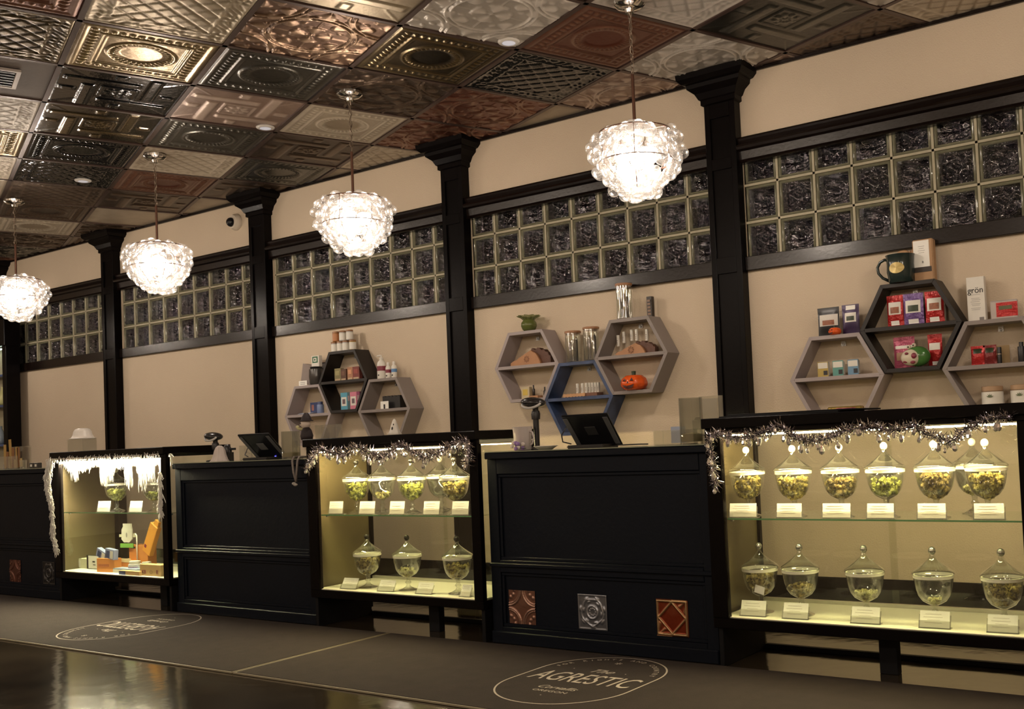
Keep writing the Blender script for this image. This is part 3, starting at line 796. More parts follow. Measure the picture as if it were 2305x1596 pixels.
# right case, upper shelf
for q, (px, w_, fl) in enumerate([(1683, .0, ('gold', .075, .155, .35, 1.)), (1787, 0, ('gold', .07, .16, .0, 1.)), (1893, 0, ('brown', .075, .152, .05, 1.)), (1994, 0, ('green', .085, .150, 0, 1.)), (2106, 0, ('brown', .07, .162, 0, 1.)), (2222, 0, ('gold', .07, .162, 0, 1.))]):
    p = at(px, 1100, 3.685)
    desc = ['gold buds heaped to one side', 'yellow and brown buds', 'brown-green buds', 'bright green buds, a shallow layer', 'dark brown buds', 'pale gold buds'][q]
    jar((p.x, 3.685, ZS), q*.7, 'footed jar of %s, %s on right case shelf' % (desc, ordn[q]), fl, 'white', 1.0)
p = at(2190, 1020, 3.83)
jar((p.x-.01, 3.86, ZS), 0, 'glass footed jar behind the sixth on upper shelf of right case', ('pale', .075, .11, 0, .9), 'white')
for q, (a, b_) in enumerate([(1643, 1701), (1749, 1803), (1852, 1913), (1952, 2011), (2066, 2128), (2193, 2260)]):
    p0, p1 = at(a, 1160, 3.60), at(b_, 1160, 3.60)
    card(((p0.x+p1.x)/2, 3.60, ZS), p1.x-p0.x, .056, .06, 'white price card %s from left on upper shelf of right case' % ordn[q])
for q, (px, fl) in enumerate([(1712, ('brown', .08, .158, .1, 1.)), (1803, ('brown', .075, .128, 0, 1.)), (1948, ('pale', .073, .115, 0, .95)), (2102, ('pale', .073, .10, 0, .62)), (2257, ('brown', .085, .155, 0, 1.))]):
    p = at(px, 1320, 3.70)
    desc = ['brown buds and a paper slip', 'a shallow layer of tan buds', 'pale green buds', 'one small clump of buds', 'dark shredded buds'][q]
    j_ = jar((p.x, 3.70, ZD), q*.5, 'footed jar of %s, %s on right case deck' % (desc, ordn[q]), fl, 'silver')
    if q == 0: part('paper_slip', MB().box(-.022, .022, -.062, -.060, .085, .115, M=Matrix.Rotation(.25, 4, 'Y')), paper, j_)
for q, (a, b_) in enumerate([(1670, 1724), (1765, 1819), (1918, 1980), (2071, 2137), (2223, 2290)]):
    p0, p1 = at(a, 1385, 3.61), at(b_, 1385, 3.61)
    card(((p0.x+p1.x)/2, 3.60, ZD), p1.x-p0.x, .062, .05, 'white price card %s from left on the deck of right case' % ordn[q], .35)
# middle case
for q, (px, y, fl) in enumerate([(803, 3.70, ('green', .075, .158, 0, 1.)), (860, 3.74, ('pale', .073, .11, 0, .9)), (927, 3.70, ('green', .075, .155, 0, 1.)), (1024, 3.66, ('gold', .075, .162, 0, 1.))]):
    p = at(px, 1100, y)
    jar((p.x, y, ZS), q, 'footed jar of %s, %s on middle case shelf' % (['green buds, nearly full', 'a few pale buds', 'yellow-green buds', 'gold buds, full'][q], ordn[q]), fl, 'dark')
p = at(985, 1080, 3.84); jar((p.x, 3.86, ZS), 0, 'empty glass footed jar behind the fourth on upper shelf of middle case', None, 'white')
for q, (a, b_) in enumerate([(738, 772), (806, 844), (874, 911), (950, 990), (1014, 1056)]):
    p0, p1 = at(a, 1155, 3.60), at(b_, 1155, 3.60)
    card(((p0.x+p1.x)/2, 3.60, ZS), p1.x-p0.x-.02, .066, .06, 'white price card %s from left on upper shelf of middle case' % ordn[q])
for q, (px, fl) in enumerate([(827, ('brown', .08, .155, 0, 1.)), (917, ('pale', .074, .12, 0, .95)), (1029, ('gold', .08, .15, 0, 1.))]):
    p = at(px, 1260, 3.68)
    jar((p.x, 3.68, ZD), q, 'footed jar of %s, %s on middle case deck' % (['tan buds', 'a low heap of pale buds', 'gold-green buds'][q], ordn[q]), fl, 'dark')
for q, (a, b_) in enumerate([(770, 804), (852, 888), (938, 974), (1036, 1060)]):
    p0, p1 = at(a, 1328, 3.61), at(b_, 1328, 3.61)
    card(((p0.x+p1.x)/2, 3.60, ZD), p1.x-p0.x-.01, .06, .05, 'white price card %s from left on the deck of middle case' % ordn[q], .5)
# left case
for q, (px, fl) in enumerate([(262, ('green', .075, .15, 0, 1.)), (347, ('green', .075, .13, 0, 1.))]):
    p = at(px, 1110, 3.68); jar((p.x, 3.68, ZS), q, 'glass footed jar of green buds, %s in the cobwebbed left case' % ordn[q], fl, 'white')
for q, (a, b_) in enumerate([(219, 246), (291, 318)]):
    p0, p1 = at(a, 1155, 3.60), at(b_, 1155, 3.60)
    card(((p0.x+p1.x)/2, 3.60, ZS), p1.x-p0.x-.01, .07, .06, 'white price card %s from left in the cobwebbed left case' % ordn[q])

# ------------------------------------------------------------------ tinsel and cobweb
foil = pm('foil', (.80, .78, .80), .12, 1, .1, 40)
foild = pm('foil_dark', (.30, .28, .33), .15, 1, .2, 40)
def garland(pts, label, thick, dens, seed, drops):
    r = random.Random(seed); g = MB()
    t = thing('tinsel_garland', label, 'garland', pts[0])
    P = [Vector(p)-Vector(pts[0]) for p in pts]
    part('core_wire', MB().tube(P, .0025, 5), foild, t)
    for a, b_ in zip(P, P[1:]):
        n_ = int((b_-a).length*dens)
        for q in range(n_):
            c_ = a.lerp(b_, r.random()); d = Vector((r.gauss(0, 1), r.gauss(0, .6), r.gauss(0, 1))).normalized(); l = thick*r.uniform(.5, 1.1)
            s = d.orthogonal().normalized()*r.uniform(.0012, .0028); e = c_+d*l; m_ = c_+d*l*.5+Vector((r.uniform(-1, 1), r.uniform(-1, 1), r.uniform(-1, 1)))*.004
            if e.y > .028-(.0): e.y = .0
            if m_.y > .0: m_.y = -.001
            g.add([c_-s, c_+s, m_+s, m_-s, e], [(0, 1, 2, 3), (3, 2, 4)], r.choice((0, 0, 1)))
    part('foil_strands', g, [foil, foild], t, kind='stuff')
    dm = MB().lathe([(.0005, -.034), (.007, -.030), (.010, -.020), (.007, -.008), (.002, 0), (.0005, .001)], 8).mesh('crystal_drop')
    dm.materials.append(pm('crystal', (.92, .9, .88), .04, .85))
    L = [(b_-a).length for a, b_ in zip(P, P[1:])]; tot = sum(L)
    for q in range(drops):
        s = tot*(q+r.random())/drops; k_ = 0
        while k_ < len(L)-1 and s > L[k_]: s -= L[k_]; k_ += 1
        c_ = P[k_].lerp(P[k_+1], min(1, s/L[k_]))
        o = bpy.data.objects.new('crystal_drop', dm); C.objects.link(o); o.parent = t; o.location = c_+Vector((0, -.012, -r.uniform(.0, .03))); o.rotation_euler = (0, r.uniform(-.4, .4), r.uniform(0, 3)); s_ = r.uniform(.6, 1.1); o.scale = (s_*1.1, s_*1.1, s_)
yg = Y0-.018
g3 = [(1612, 1100), (1608, 1060), (1600, 1010), (1596, 985), (1615, 975), (1650, 985), (1690, 982), (1735, 968), (1752, 955), (1790, 985), (1830, 992), (1868, 985), (1905, 968), (1960, 960), (2010, 968), (2060, 958), (2095, 978), (2140, 995), (2170, 970), (2215, 945), (2250, 938), (2275, 940)]
garland([at(x, y, yg) for x, y in g3], 'silver tinsel garland with crystal drops swagged across the right case', .036, 1900, 3, 38)
g2 = [(692, 1058), (705, 1030), (716, 1008), (745, 1018), (775, 1022), (800, 1005), (830, 1018), (862, 1030), (885, 1012), (905, 1000), (930, 1018), (960, 1028), (990, 1018), (1015, 1005), (1035, 995), (1052, 990), (1056, 1020), (1050, 1045)]
garland([at(x, y, yg) for x, y in g2], 'silver tinsel garland with crystal drops swagged across the middle case', .044, 1500, 5, 34)
web = glass('cotton_web', (1, 1, 1), 1.05, .5, 0, .75, (.95, .93, .88)); 
def cobweb():
    t = thing('cotton_cobweb', 'white stretched cotton cobweb hanging over the left display case', 'decoration', (-6.8, Y0, .9))
    r = random.Random(4); O = Vector(t.location)
    def strands(name, p0, p1, n_, ln, wd, jit, spread, yo=-.012, sy=1.):
        g = MB()
        for q in range(n_):
            f = r.random(); c_ = p0.lerp(p1, f)-O+Vector((r.gauss(0, spread), yo-sy*abs(r.gauss(0, .004)), r.gauss(0, spread*.6)))
            l = ln(f)*r.uniform(.4, 1.05); pts = [c_.copy()]; dx = 0
            for k_ in range(5):
                dx += r.gauss(0, jit); pts.append(c_+Vector((dx, -sy*abs(r.gauss(0, .003)), -l*(k_+1)/5)))
            g.tube(pts, [wd*.6, wd, wd*1.2, wd, wd*.8, wd*.2], 3, cap=False)
        part(name, g, web, t, kind='stuff', smooth=1)
    hang = lambda f: .035+.055*abs(sin(f*9.5))**2+.05*max(0, sin(f*17+1))
    a, b_ = at(122, 1030, Y0), at(364, 1018, Y0)
    strands('cotton_strands', a, b_, 1500, lambda f: .055+.02*sin(f*40), .0034, .005, .012, .046, -1.)
    strands('cotton_strands', a+Vector((.07, 0, -.01)), b_+Vector((-.02, 0, -.01)), 900, hang, .0034, .006, .012, .046, -1.)
    strands('cotton_strands', a, b_, 220, lambda f: .045, .0022, .005, .01)
    for px, n_, l_, sp in ((150, 110, .17, .010), (215, 150, .20, .012), (228, 70, .18, .008), (268, 90, .21, .014), (300, 110, .22, .016), (318, 60, .17, .01), (345, 60, .22, .008)):
        c_ = at(px, 1022, Y0); strands('cotton_strands', c_, c_+Vector((.02, 0, 0)), n_, lambda f: l_, .0034, .005, sp, .046, -1.)
    for (pa, pb, n_, sp) in (((118, 1035), (112, 1075), 240, .014), ((112, 1075), (120, 1130), 240, .014), ((122, 1130), (126, 1200), 170, .009), ((126, 1200), (134, 1235), 80, .006), ((365, 1060), (368, 1150), 140, .006)):
        strands('cotton_strands', at(*pa, Y0-.015), at(*pb, Y0-.015), n_, lambda f: .06, .003, .006, sp)
cobweb()

# ------------------------------------------------------------------ hexagon shelves
YH = 4.80; HD = YW-YH
HM = {'grey': pm('shelf_grey', (.24, .205, .19), .5, 0, .06, 8), 'lilac': pm('shelf_lilac', (.34, .29, .285), .5, 0, .06, 8), 'black': pm('shelf_black', (.009, .006, .005), .45, 0, .2, 8), 'blue': pm('shelf_blue', (.035, .060, .14), .4, 0, .85, 14)}
def hexshelf(cx, cz, mt, label, faces=None, group='wall shelves'):
    W, TW, H, th = .243, .129, .211, .019
    t = thing('hexagon_shelf', label, 'shelf', (cx, YW, cz), 0)
    out_ = [(W, 0), (TW, H), (-TW, H), (-W, 0), (-TW, -H), (TW, -H)]
    inn = [(W-.0225, 0), (TW-.0125, H-th), (-TW+.0125, H-th), (-W+.0225, 0), (-TW+.0125, -H+th), (TW-.0125, -H+th)]
    for k_ in range(6):
        j = (k_+1) % 6
        part('side_board', MB().prism([out_[k_], out_[j], inn[j], inn[k_]], -HD, -.001), HM[mt], t, .0008)
    part('shelf_board', MB().prism([(W-.024, -.0095), (W-.024, .0095), (-W+.024, .0095), (-W+.024, -.0095)], -HD+.001, -.001), HM[mt], t, .0008)
    part('hanger', MB().box(-.012, .012, -.006, -.001, H-.05, H-.025).lathe([(.001, 0), (.006, 0), (.006, .008), (.001, .009)], 10, (0, -.006, H-.042), M=Matrix.Rotation(pi/2, 4, 'X')), screwm, t)
    return t
hexshelf(-5.768, 1.149, 'lilac', 'pale grey hexagon shelf, lower left of the far group')
hexshelf(-5.400, 1.362, 'black', 'black hexagon shelf on top of the far group')
hexshelf(-5.015, 1.147, 'grey', 'grey hexagon shelf, lower right of the far group')
hexshelf(-3.805, 1.348, 'lilac', 'pale grey hexagon shelf, left of the middle group')
hexshelf(-3.436, 1.136, 'blue', 'blue-edged dark hexagon shelf, lower one of the middle group')
hexshelf(-3.068, 1.352, 'grey', 'grey hexagon shelf holding the orange pumpkin, right of the middle group')
hexshelf(-1.878, 1.149, 'lilac', 'pale grey hexagon shelf with three tins, lower left of the right group')
hexshelf(-1.503, 1.365, 'black', 'black hexagon shelf with bagged sweets, top of the right group')
hexshelf(-1.120, 1.152, 'grey', 'grey hexagon shelf at the right edge of the picture')

# ------------------------------------------------------------------ small goods
YI = 4.85
def boxitem(name, label, cat, px0, px1, z, h, mt, depth=.05, Y=YI, rz=0., front=None, group=None, lean=0., bevel=.001):
    "upright pack standing at height z; front = list of (u0,u1,v0,v1,material,name) patches in fractions of its face"
    a, b_ = at(px0, 850, Y), at(px1, 850, Y); wd = b_.x-a.x; cx = (a.x+b_.x)/2
    t = thing(name, label, cat, (cx, Y, z), rz, group)
    if lean: t.rotation_euler = (lean, 0, rz)
    part('body', MB().box(-wd/2, wd/2, 0, depth, 0, h), mt, t, bevel)
    for k_, f in enumerate(front or []):
        u0, u1, v0, v1, m_, nm = f
        part(nm, MB().box(-wd/2+wd*u0, -wd/2+wd*u1, -.0010-.0008*k_, .0-.0008*k_, h*v0, h*v1), m_, t)
    t['w'] = wd
    return t
def pouch(label, px0, px1, z, h, mt, front, Y=YI, rz=0., group='foil pouches on the shelves', cat='pouch', z_px=None):
    a, b_ = at(px0, 700, Y), at(px1, 700, Y); wd = b_.x-a.x
    t = thing('pouch', label, cat, ((a.x+b_.x)/2, Y, z), rz, group)
    g = MB(); n_ = 8; m_ = 10; vs = []
    for side in (-1, 1):
        for j in range(m_+1):
            for i in range(n_+1):
                u = i/n_*2-1; v = j/m_; bulge = .016*(1-u*u)**.6*(sin(pi*min(1, v*1.15))**.7 if v < .87 else 0)
                bulge = max(bulge, .0005 if v > .85 else .006*(1-v)*(1-abs(u)**4))
                vs.append((u*wd/2*(1-.03*sin(3.14*v)), side*bulge, h*v))
    g.add(vs, [])
    q = (m_+1)*(n_+1); fs = []
    for s in (0, 1):
        for j in range(m_):
            for i in range(n_):
                k_ = s*q+j*(n_+1)+i; fs.append((k_, k_+1, k_+n_+2, k_+n_+1))
    g.f += fs; g.m += [0]*len(fs)
    part('foil_bag', g, mt, t, smooth=1)
    for kk, (u0, u1, v0, v1, m2, nm) in enumerate(front):
        p = MB(); vs = []
        for j in range(7):
            for i in range(7):
                u = (u0+(u1-u0)*i/6)*2-1; v = v0+(v1-v0)*j/6; bulge = .016*(1-u*u)**.6*(sin(pi*min(1, v*1.15))**.7 if v < .87 else 0)
                bulge = max(bulge, .0005 if v > .85 else .006*(1-v)*(1-abs(u)**4))
                vs.append((u*wd/2*(1-.03*sin(3.14*v)), -bulge-.0012-.0009*kk, h*v))
        p.add(vs, [(j*7+i, j*7+i+1, j*7+i+8, j*7+i+7) for j in range(6) for i in range(6)])
        part(nm, p, m2, t, smooth=1)
    return t
def canister(name, label, cat, px, z, r, h, mt, lid=None, Y=YI, band=None, group=None, prof_=None):
    p = at(px, 850, Y); t = thing(name, label, cat, (p.x, Y, z), 0, group)
    part('body', MB().lathe(prof_ or [(r*.94, 0), (r, .003), (r, h-.003), (r*.94, h)], 24), mt, t, smooth=40)
    if band: part('printed_band', MB().shell([(r+.0006, h*band[0]), (r+.0006, h*band[1])], 24), band[2], t, smooth=1)
    if lid: part('lid', MB().lathe([(r*lid[1], h), (r*lid[1], h+lid[0]-.002), (r*lid[1]*.93, h+lid[0])], 24), lid[2], t, smooth=40)
    return t
W_ = colm((.72, .69, .62), .45); K_ = colm((.012, .011, .012), .35); RED = pm('foil_red', (.42, .02, .02), .22, .2, .3, 30, .6, 60); PUR = pm('foil_purple', (.16, .09, .26), .25, .2, .25, 30, .6, 60)
PINK = pm('foil_pink', (.40, .08, .14), .2, .25, .3, 30, .6, 60); KRAFT = pm('kraft', (.42, .25, .13), .7, 0, .1, 30, .2, 90); AMB = colm((.34, .14, .04), .25); GRN = colm((.10, .22, .08), .5)
GOLD = pm('gold_print', (.55, .42, .16), .4, .3, .1, 40); SKY = colm((.14, .38, .52), .45); ROSE = colm((.62, .20, .28), .45); NAVY = colm((.04, .06, .16), .4); MAR = colm((.20, .02, .04), .4)
WOOD = pm('light_wood', (.42, .21, .10), .55, 0, .18, 25, .2, 60); WOODD = pm('burl_wood', (.10, .04, .022), .5, 0, .5, 40, .3, 80); ORG = pm('orange_glaze', (.72, .10, .015), .15, 0, .1, 12); DGRN = colm((.02, .035, .012), .4)

# --- right group
z3t, z3l, z3r = 1.576, 1.36, 1.363
a = at(2031, 620, YI)
mug = thing('mug', 'dark green-black mug with an oval gold badge on the black shelf', 'mug', (a.x, YI-.02, z3t))
part('cup', MB().shell([(.001, .004), (.050, .0), (.056, .004), (.060, .03), (.065, .055), (.063, .09), (.066, .128), (.069, .135), (.064, .134), (.060, .09), (.060, .05), (.052, .012), (.001, .010)], 32), pm('mug_glaze', (.018, .03, .028), .12, 0, .4, 14), mug, smooth=60)
part('handle', MB().tube([(-.058, 0, .115), (-.075, 0, .122), (-.098, 0, .112), (-.112, 0, .088), (-.108, 0, .06), (-.088, 0, .035), (-.058, 0, .018)], .007, 10), MC['mug_glaze'], mug, smooth=1)
bd = MB(); vs = [(.0, 0, 0)]
for i in range(28): an = 2*pi*i/28; x = .036*cos(an); vs.append((x, 0, .026*sin(an)))
vs = [(x, -sqrt(max(0, .0672**2-x*x)), z+.068) for x, y, z in vs]; bd.add(vs, [(0, 1+i, 1+(i+1) % 28) for i in range(28)])
part('badge', bd, GOLD, mug, label='oval gold badge')
bag = boxitem('coffee_bag', 'tall kraft paper bag with white label beside the dark mug', 'bag', 2069, 2116, z3t, .20, KRAFT, .05, YI, .0, [(.06, .82, .33, .97, paper, 'paper_label'), (-.0, .90, .22, .34, colm((.03, .02, .015), .5), 'dark_band')], bevel=.006)
lettering('R', K_, bag, (-.0, -.0015, .09), .016)
for zz, ww in ((.165, .5), (.155, .4), (.145, .55), (.135, .45)): part('printed_line', MB().box(-.03*ww-.005, .03*ww-.005, -.0018, -.0012, zz, zz+.002), colm((.4, .38, .35), .5), bag)
p = at(2046, 560, YI+.03)
bow = thing('kraft_bow', 'small brown paper bow behind the dark mug', 'decoration', (p.x, YI+.045, z3t))
part('loops', MB().sphere((-.035, 0, .145), .03, 12, 8, sc=(1.2, .25, .75)).sphere((.03, 0, .150), .024, 12, 8, sc=(1.2, .25, .7)), KRAFT, bow, smooth=1)
part('stick', MB().tube([(0, 0, 0), (0, 0, .16)], .004, 6), WOOD, bow)
lab1 = [(.1, .95, .35, .75, colm((.62, .58, .52), .5), 'printed_panel'), (.25, .8, .38, .55, pm('berry_print', (.28, .10, .05), .5, 0, .9, 60), 'fruit_picture')]
pouch('black pouch with a white and fruit print, left one on the pale shelf top', 1840, 1889, z3l, .142, K_, lab1, group='black pouches on the pale shelf')
pouch('slim black and purple pouch with a white label on the pale shelf top', 1895, 1934, z3l, .145, pm('foil_darkpurple', (.05, .03, .08), .3, .2, .4, 25), [(.2, .85, .4, .72, W_, 'printed_panel'), (.3, .75, .45, .6, DGRN, 'berry_picture'), (.25, .8, .82, .97, paper, 'white_sticker')], group='black pouches on the pale shelf')
def pumpkin(loc, s, label, carved=True, flat=False):
    t = thing('jack_o_lantern', label, 'pumpkin', loc); t.scale = (s, s, s)
    part('shell', MB().lathe([(.001, .006), (.5, .0), (.78, .10), (.98, .34), (1., .55), (.90, .86), (.62, 1.08), (.25, 1.12), (.001, 1.05)], 48, wob=lambda a, z: 1-.055*abs(cos(5*a))**6), ORG, t, smooth=1)
    part('stem', MB().lathe([(.17, 1.02), (.15, 1.2), (.17, 1.40), (.001, 1.42)], 10), DGRN, t, smooth=40)
    dk = pm('carved_dark', (.06, .008, .004), .5)
    def patch(nm, poly):
        g = MB(); n_ = len(poly)
        vs = [(x, -(1.0-.0)*sqrt(max(.02, 1.0-(x*x)*1.0-((z-.5)**2)*.55))-.012, z) for x, z in poly]
        cx = sum(v[0] for v in vs)/n_; cz = sum(v[2] for v in vs)/n_
        vs.append((cx, -sqrt(max(.02, 1-cx*cx-((cz-.5)**2)*.55))-.03, cz)); g.add(vs, [(i, (i+1) % n_, n_) for i in range(n_)]); part(nm, g, dk, t)
    patch('eye', [(-.52, .66), (-.22, .66), (-.34, .90)]); patch('eye', [(.10, .66), (.40, .66), (.25, .90)])
    patch('nose', [(-.14, .50), (.04, .50), (-.05, .66)])
    patch('mouth', [(-.58, .42), (-.40, .32), (-.25, .36), (-.15, .28), (.0, .34), (.12, .30), (.42, .44), (.30, .18), (.0, .07), (-.30, .14), (-.48, .28)])
    return t
p = at(1880, 742, YI-.03); pumpkin((p.x, YI-.035, z3l), .032, 'tiny orange pumpkin sticker-faced toy in front of the black pouch').rotation_euler = (0, 0, -.4)
for q, (c_, lab) in enumerate((((.45, .33, .08), 'gold and white tin, left one of three on the pale shelf'), ((.10, .30, .26), 'teal and white tin, middle of three on the pale shelf'), ((.14, .27, .40), 'blue and white tin, right one of three on the pale shelf'))):
    x0 = (1840, 1874, 1908)[q]
    boxitem('mint_tin', lab, 'tin', x0, x0+27, 1.1585, .078, colm((.45, .45, .42), .3, .3), .02, YI, 0, [(.06, .94, .03, .97, colm(c_, .4), 'printed_face'), (.1, .9, .55, .92, W_, 'white_panel'), (.55, .88, .12, .4, colm((.02, .02, .025), .4), 'dark_square')], 'tins on the pale shelf', bevel=.008)
bx = boxitem('chocolate_bar', 'gold and pink wrapped bar lying in the pale right shelf bottom', 'chocolate', 1858, 1936, .957, .05, pm('foil_gold', (.55, .40, .12), .2, .7, .2, 30, .3, 60), .04, YI-.02, 0, [(.27, .82, .15, .85, PINK, 'printed_wrap'), (.32, .76, .38, .62, MAR, 'dark_print')], bevel=.006)
for x0, x1, mt, lb in ((1997, 2034, RED, 'red pouch at left on the upper level of the black shelf'), (2034, 2080, PUR, 'purple pouch with white label at the middle of the black shelf'), (2083, 2126, RED, 'red pouch at right on the upper level of the black shelf')):
    pouch(lb, x0, x1, 1.3745, .150, mt, [(.12, .88, .38, .78, W_, 'printed_panel'), (.25, .78, .42, .62, pm('berry_print', (.28, .10, .05)) if mt is RED else DGRN, 'fruit_picture'), (.25, .75, .04, .18, paper, 'white_sticker')], group='pouches in the black right shelf')
pouch('pink pouch behind the green frog pot', 2007, 2055, 1.174, .150, PINK, [(.1, .9, .62, .72, W_, 'pale_stripe'), (.15, .85, .25, .5, colm((.35, .2, .12), .4), 'printed_panel')], group='pouches in the black right shelf', Y=YI+.02)
pouch('narrow red pouch at lower right of the black shelf', 2084, 2117, 1.174, .150, RED, [(.12, .88, .5, .72, W_, 'printed_panel'), (.3, .85, .03, .14, paper, 'white_sticker')], group='pouches in the black right shelf', Y=YI+.02)
p = at(2062, 800, YI-.03)
fg = thing('frog_pot', 'green and white ceramic pot shaped like a frog with dark cut-outs', 'pot', (p.x, YI-.035, 1.174))
GG = pm('frog_green', (.06, .17, .04), .2, 0, .3, 20); part('body', MB().sphere((.008, 0, .048), .055, 24, 14, sc=(1.12, .72, .87)), GG, fg, smooth=1)
part('face', MB().sphere((-.016, -.022, .044), .048, 20, 12, sc=(1.0, .6, .80)), pm('frog_cream', (.62, .55, .42), .3), fg, smooth=1)
for x, z in ((-.026, .094), (-.002, .101)): 
    e_ = part('eye', MB().sphere((x, -.012, z), .011, 12, 8), MC['frog_cream'], fg, smooth=1); part('pupil', MB().sphere((x-.001, -.0215, z), .004, 8, 6), K_, e_, smooth=1)
for x, z, sx_, sz in ((-.036, .024, 1.5, .7), (.006, .05, 1.5, 1.5), (.0, .02, 1.4, .8), (-.028, .062, 1, .7)): part('cut_out', MB().sphere((x, -.047-(.002 if x > -.03 else -.006), z), .009, 10, 6, sc=(sx_, .5, sz)), MAR, fg, smooth=1)
bx = boxitem('carton', 'tall slim white carton lettered gron on the right shelf', 'box', 2187, 2227, z3r, .205, W_, .035, YI)
lettering('grön', K_, bx, (.0, -.0012, .143), .040, sx=.95)
for k_, zz in enumerate((.122, .105, .098, .09, .08, .073, .06, .053)): part('printed_line', MB().box(-.024+.003*(k_ % 3), .02-.004*(k_ % 2), -.001, 0, zz, zz+.0022), colm((.42, .40, .37), .5), bx)
part('printed_square', MB().box(.012, .032, -.001, 0, .004, .018), colm((.2, .18, .17), .5), bx)
bx = boxitem('candy_pack', 'crimson candy pack in clear film on the right shelf edge', 'candy', 2238, 2300, z3r, .085, pm('clear_film', (.55, .5, .48), .12, .3), .02, YI, 0, [(.22, 1.0, .12, .88, RED, 'printed_wrap'), (.32, .8, .5, .7, colm((.10, .10, .04), .4), 'dark_print')], bevel=.004)
for x0, x1, lb in ((2180, 2212, 'red wrapped sweet pack, left one on the right edge shelf'), (2208, 2238, 'darker red wrapped sweet pack on the right edge shelf')):
    pouch(lb, x0, x1, 1.162, .088, RED if x0 < 2200 else pm('foil_maroon', (.18, .02, .02), .2, .2, .3, 30, .6, 60), [(.2, .8, .6, .85, DGRN, 'dark_print')], group='red packs at the right edge')
canister('lip_tube', 'black tube with a silver ring on the right edge shelf', 'tube', 2253, 1.162, .0095, .045, K_, (.03, .98, K_), Y=YI, band=(.93, 1.0, chrome))
bx = boxitem('wooden_tag', 'small kraft wood tag leaning in the right edge shelf', 'tag', 2246, 2276, 1.162, .085, colm((.30, .20, .09), .6), .004, YI+.05)
canister('black_bottle', 'black bottle cut by the right picture edge', 'bottle', 2303, 1.162, .016, .07, K_, (.02, .6, K_))
for px, c_, lb in ((2232, MAR, 'white labelled tub with a maroon stripe at lower right'), (2298, colm((.10, .05, .22), .4), 'white labelled tub with a purple stripe at the right edge')):
    tb = canister('tub', lb, 'tub', px, .960, .047, .080, colm((.30, .20, .12), .3), (.022, 1.0, colm((.42, .27, .16), .3)), band=(.12, .95, W_), group='tubs at lower right')
    part('stripe', MB().shell([(.0482, .012), (.0482, .019)], 24), c_, tb)
    g = MB()
    for an in (-1.1, -.55, 0, .55, 1.1):
        d = Vector((sin(an), 0, cos(an))); n_ = Vector((cos(an), 0, -sin(an))); c0 = Vector((0, -.050, .05))
        g.add([c0, c0+d*.009+n_*.003, c0+d*.018, c0+d*.009-n_*.003], [(0, 1, 2, 3)])
    part('leaf_mark', g, colm((.15, .18, .1), .5), tb)
# --- middle group
z2t, z2m, z2r = 1.559, 1.347, 1.563
p = at(1191, 740, YI)
vs_ = thing('ruffled_vase', 'small green glass vase with a ruffled rim on the pale shelf', 'vase', (p.x, YI, z2t))
part('bowl', MB().shell([(.001, .002), (.028, .0), (.040, .012), (.048, .032), (.046, .052), (.036, .064), (.034, .070), (.031, .064), (.042, .050), (.044, .032), (.036, .014), (.001, .006)], 32), pm('green_glass', (.10, .12, .03), .08, 0, .2, 10), vs_, smooth=60)
part('ruffle', MB().shell([(.034, .068), (.042, .080), (.058, .090), (.060, .095)], 60, wob=lambda a, z: 1+(z-.066)*9*sin(9*a)), glass('green_ruffle', (.42, .46, .28), 1.5, .05, .1, .35, (.15, .2, .06)), vs_, smooth=1)
def wood_plaque(px0, px1, z, h, label, tubes=None):
    a, b_ = at(px0, 800, YI), at(px1, 800, YI); wd = (b_.x-a.x)
    t = thing('wooden_display', label, 'wood stand', ((a.x+b_.x)/2, YI, z))
    top = [(-.5, .22), (-.40, .36), (-.30, .40), (-.22, .55), (-.12, .66), (.0, .80), (.10, .92), (.18, 1.), (.26, .84), (.32, .80), (.38, .62), (.42, .45), (.47, .2), (.48, 0)]
    part('front_board', MB().prism([(x*wd*.78-wd*.1, zz*h*.9) for x, zz in [(-.5, 0)]+top], -.006, .010), WOOD, t, .001, label='pale engraved front board')
    part('burl_back', MB().prism([(wd*(x*.55+.22), zz*h+(.004*((i*7) % 3))) for i, (x, zz) in enumerate([(-.5, 0), (-.5, .6), (-.35, .96), (-.2, .90), (-.1, 1.0), (.0, .92), (.1, .85), (.2, .86), (.28, .66), (.38, .7), (.44, .45), (.5, .4), (.5, 0)])], .012, .05), WOODD, t, .001, label='dark burl wood back')
    g = MB()
    for k_ in range(8):
        an = k_*pi/4; c0 = Vector((-.02, -.0075, h*.38)); d = Vector((cos(an), 0, sin(an))); n_ = Vector((-sin(an), 0, cos(an)))*.0012
        g.add([c0+d*.006-n_, c0+d*.006+n_, c0+d*.022+n_, c0+d*.022-n_], [(0, 1, 2, 3)])
    g.tube([(-.02+.016*cos(a*pi/10), -.0072, h*.38+.016*sin(a*pi/10)) for a in range(21)], .0009, 4, cap=False)
    part('engraving', g, colm((.16, .06, .03), .6), t)
    return t
wood_plaque(1149, 1237, 1.3575, .098, 'pale and dark burl wood stand in the left pale shelf')
wp = wood_plaque(1386, 1473, 1.3615, .070, 'burl wood stand under five white tubes in the grey shelf')
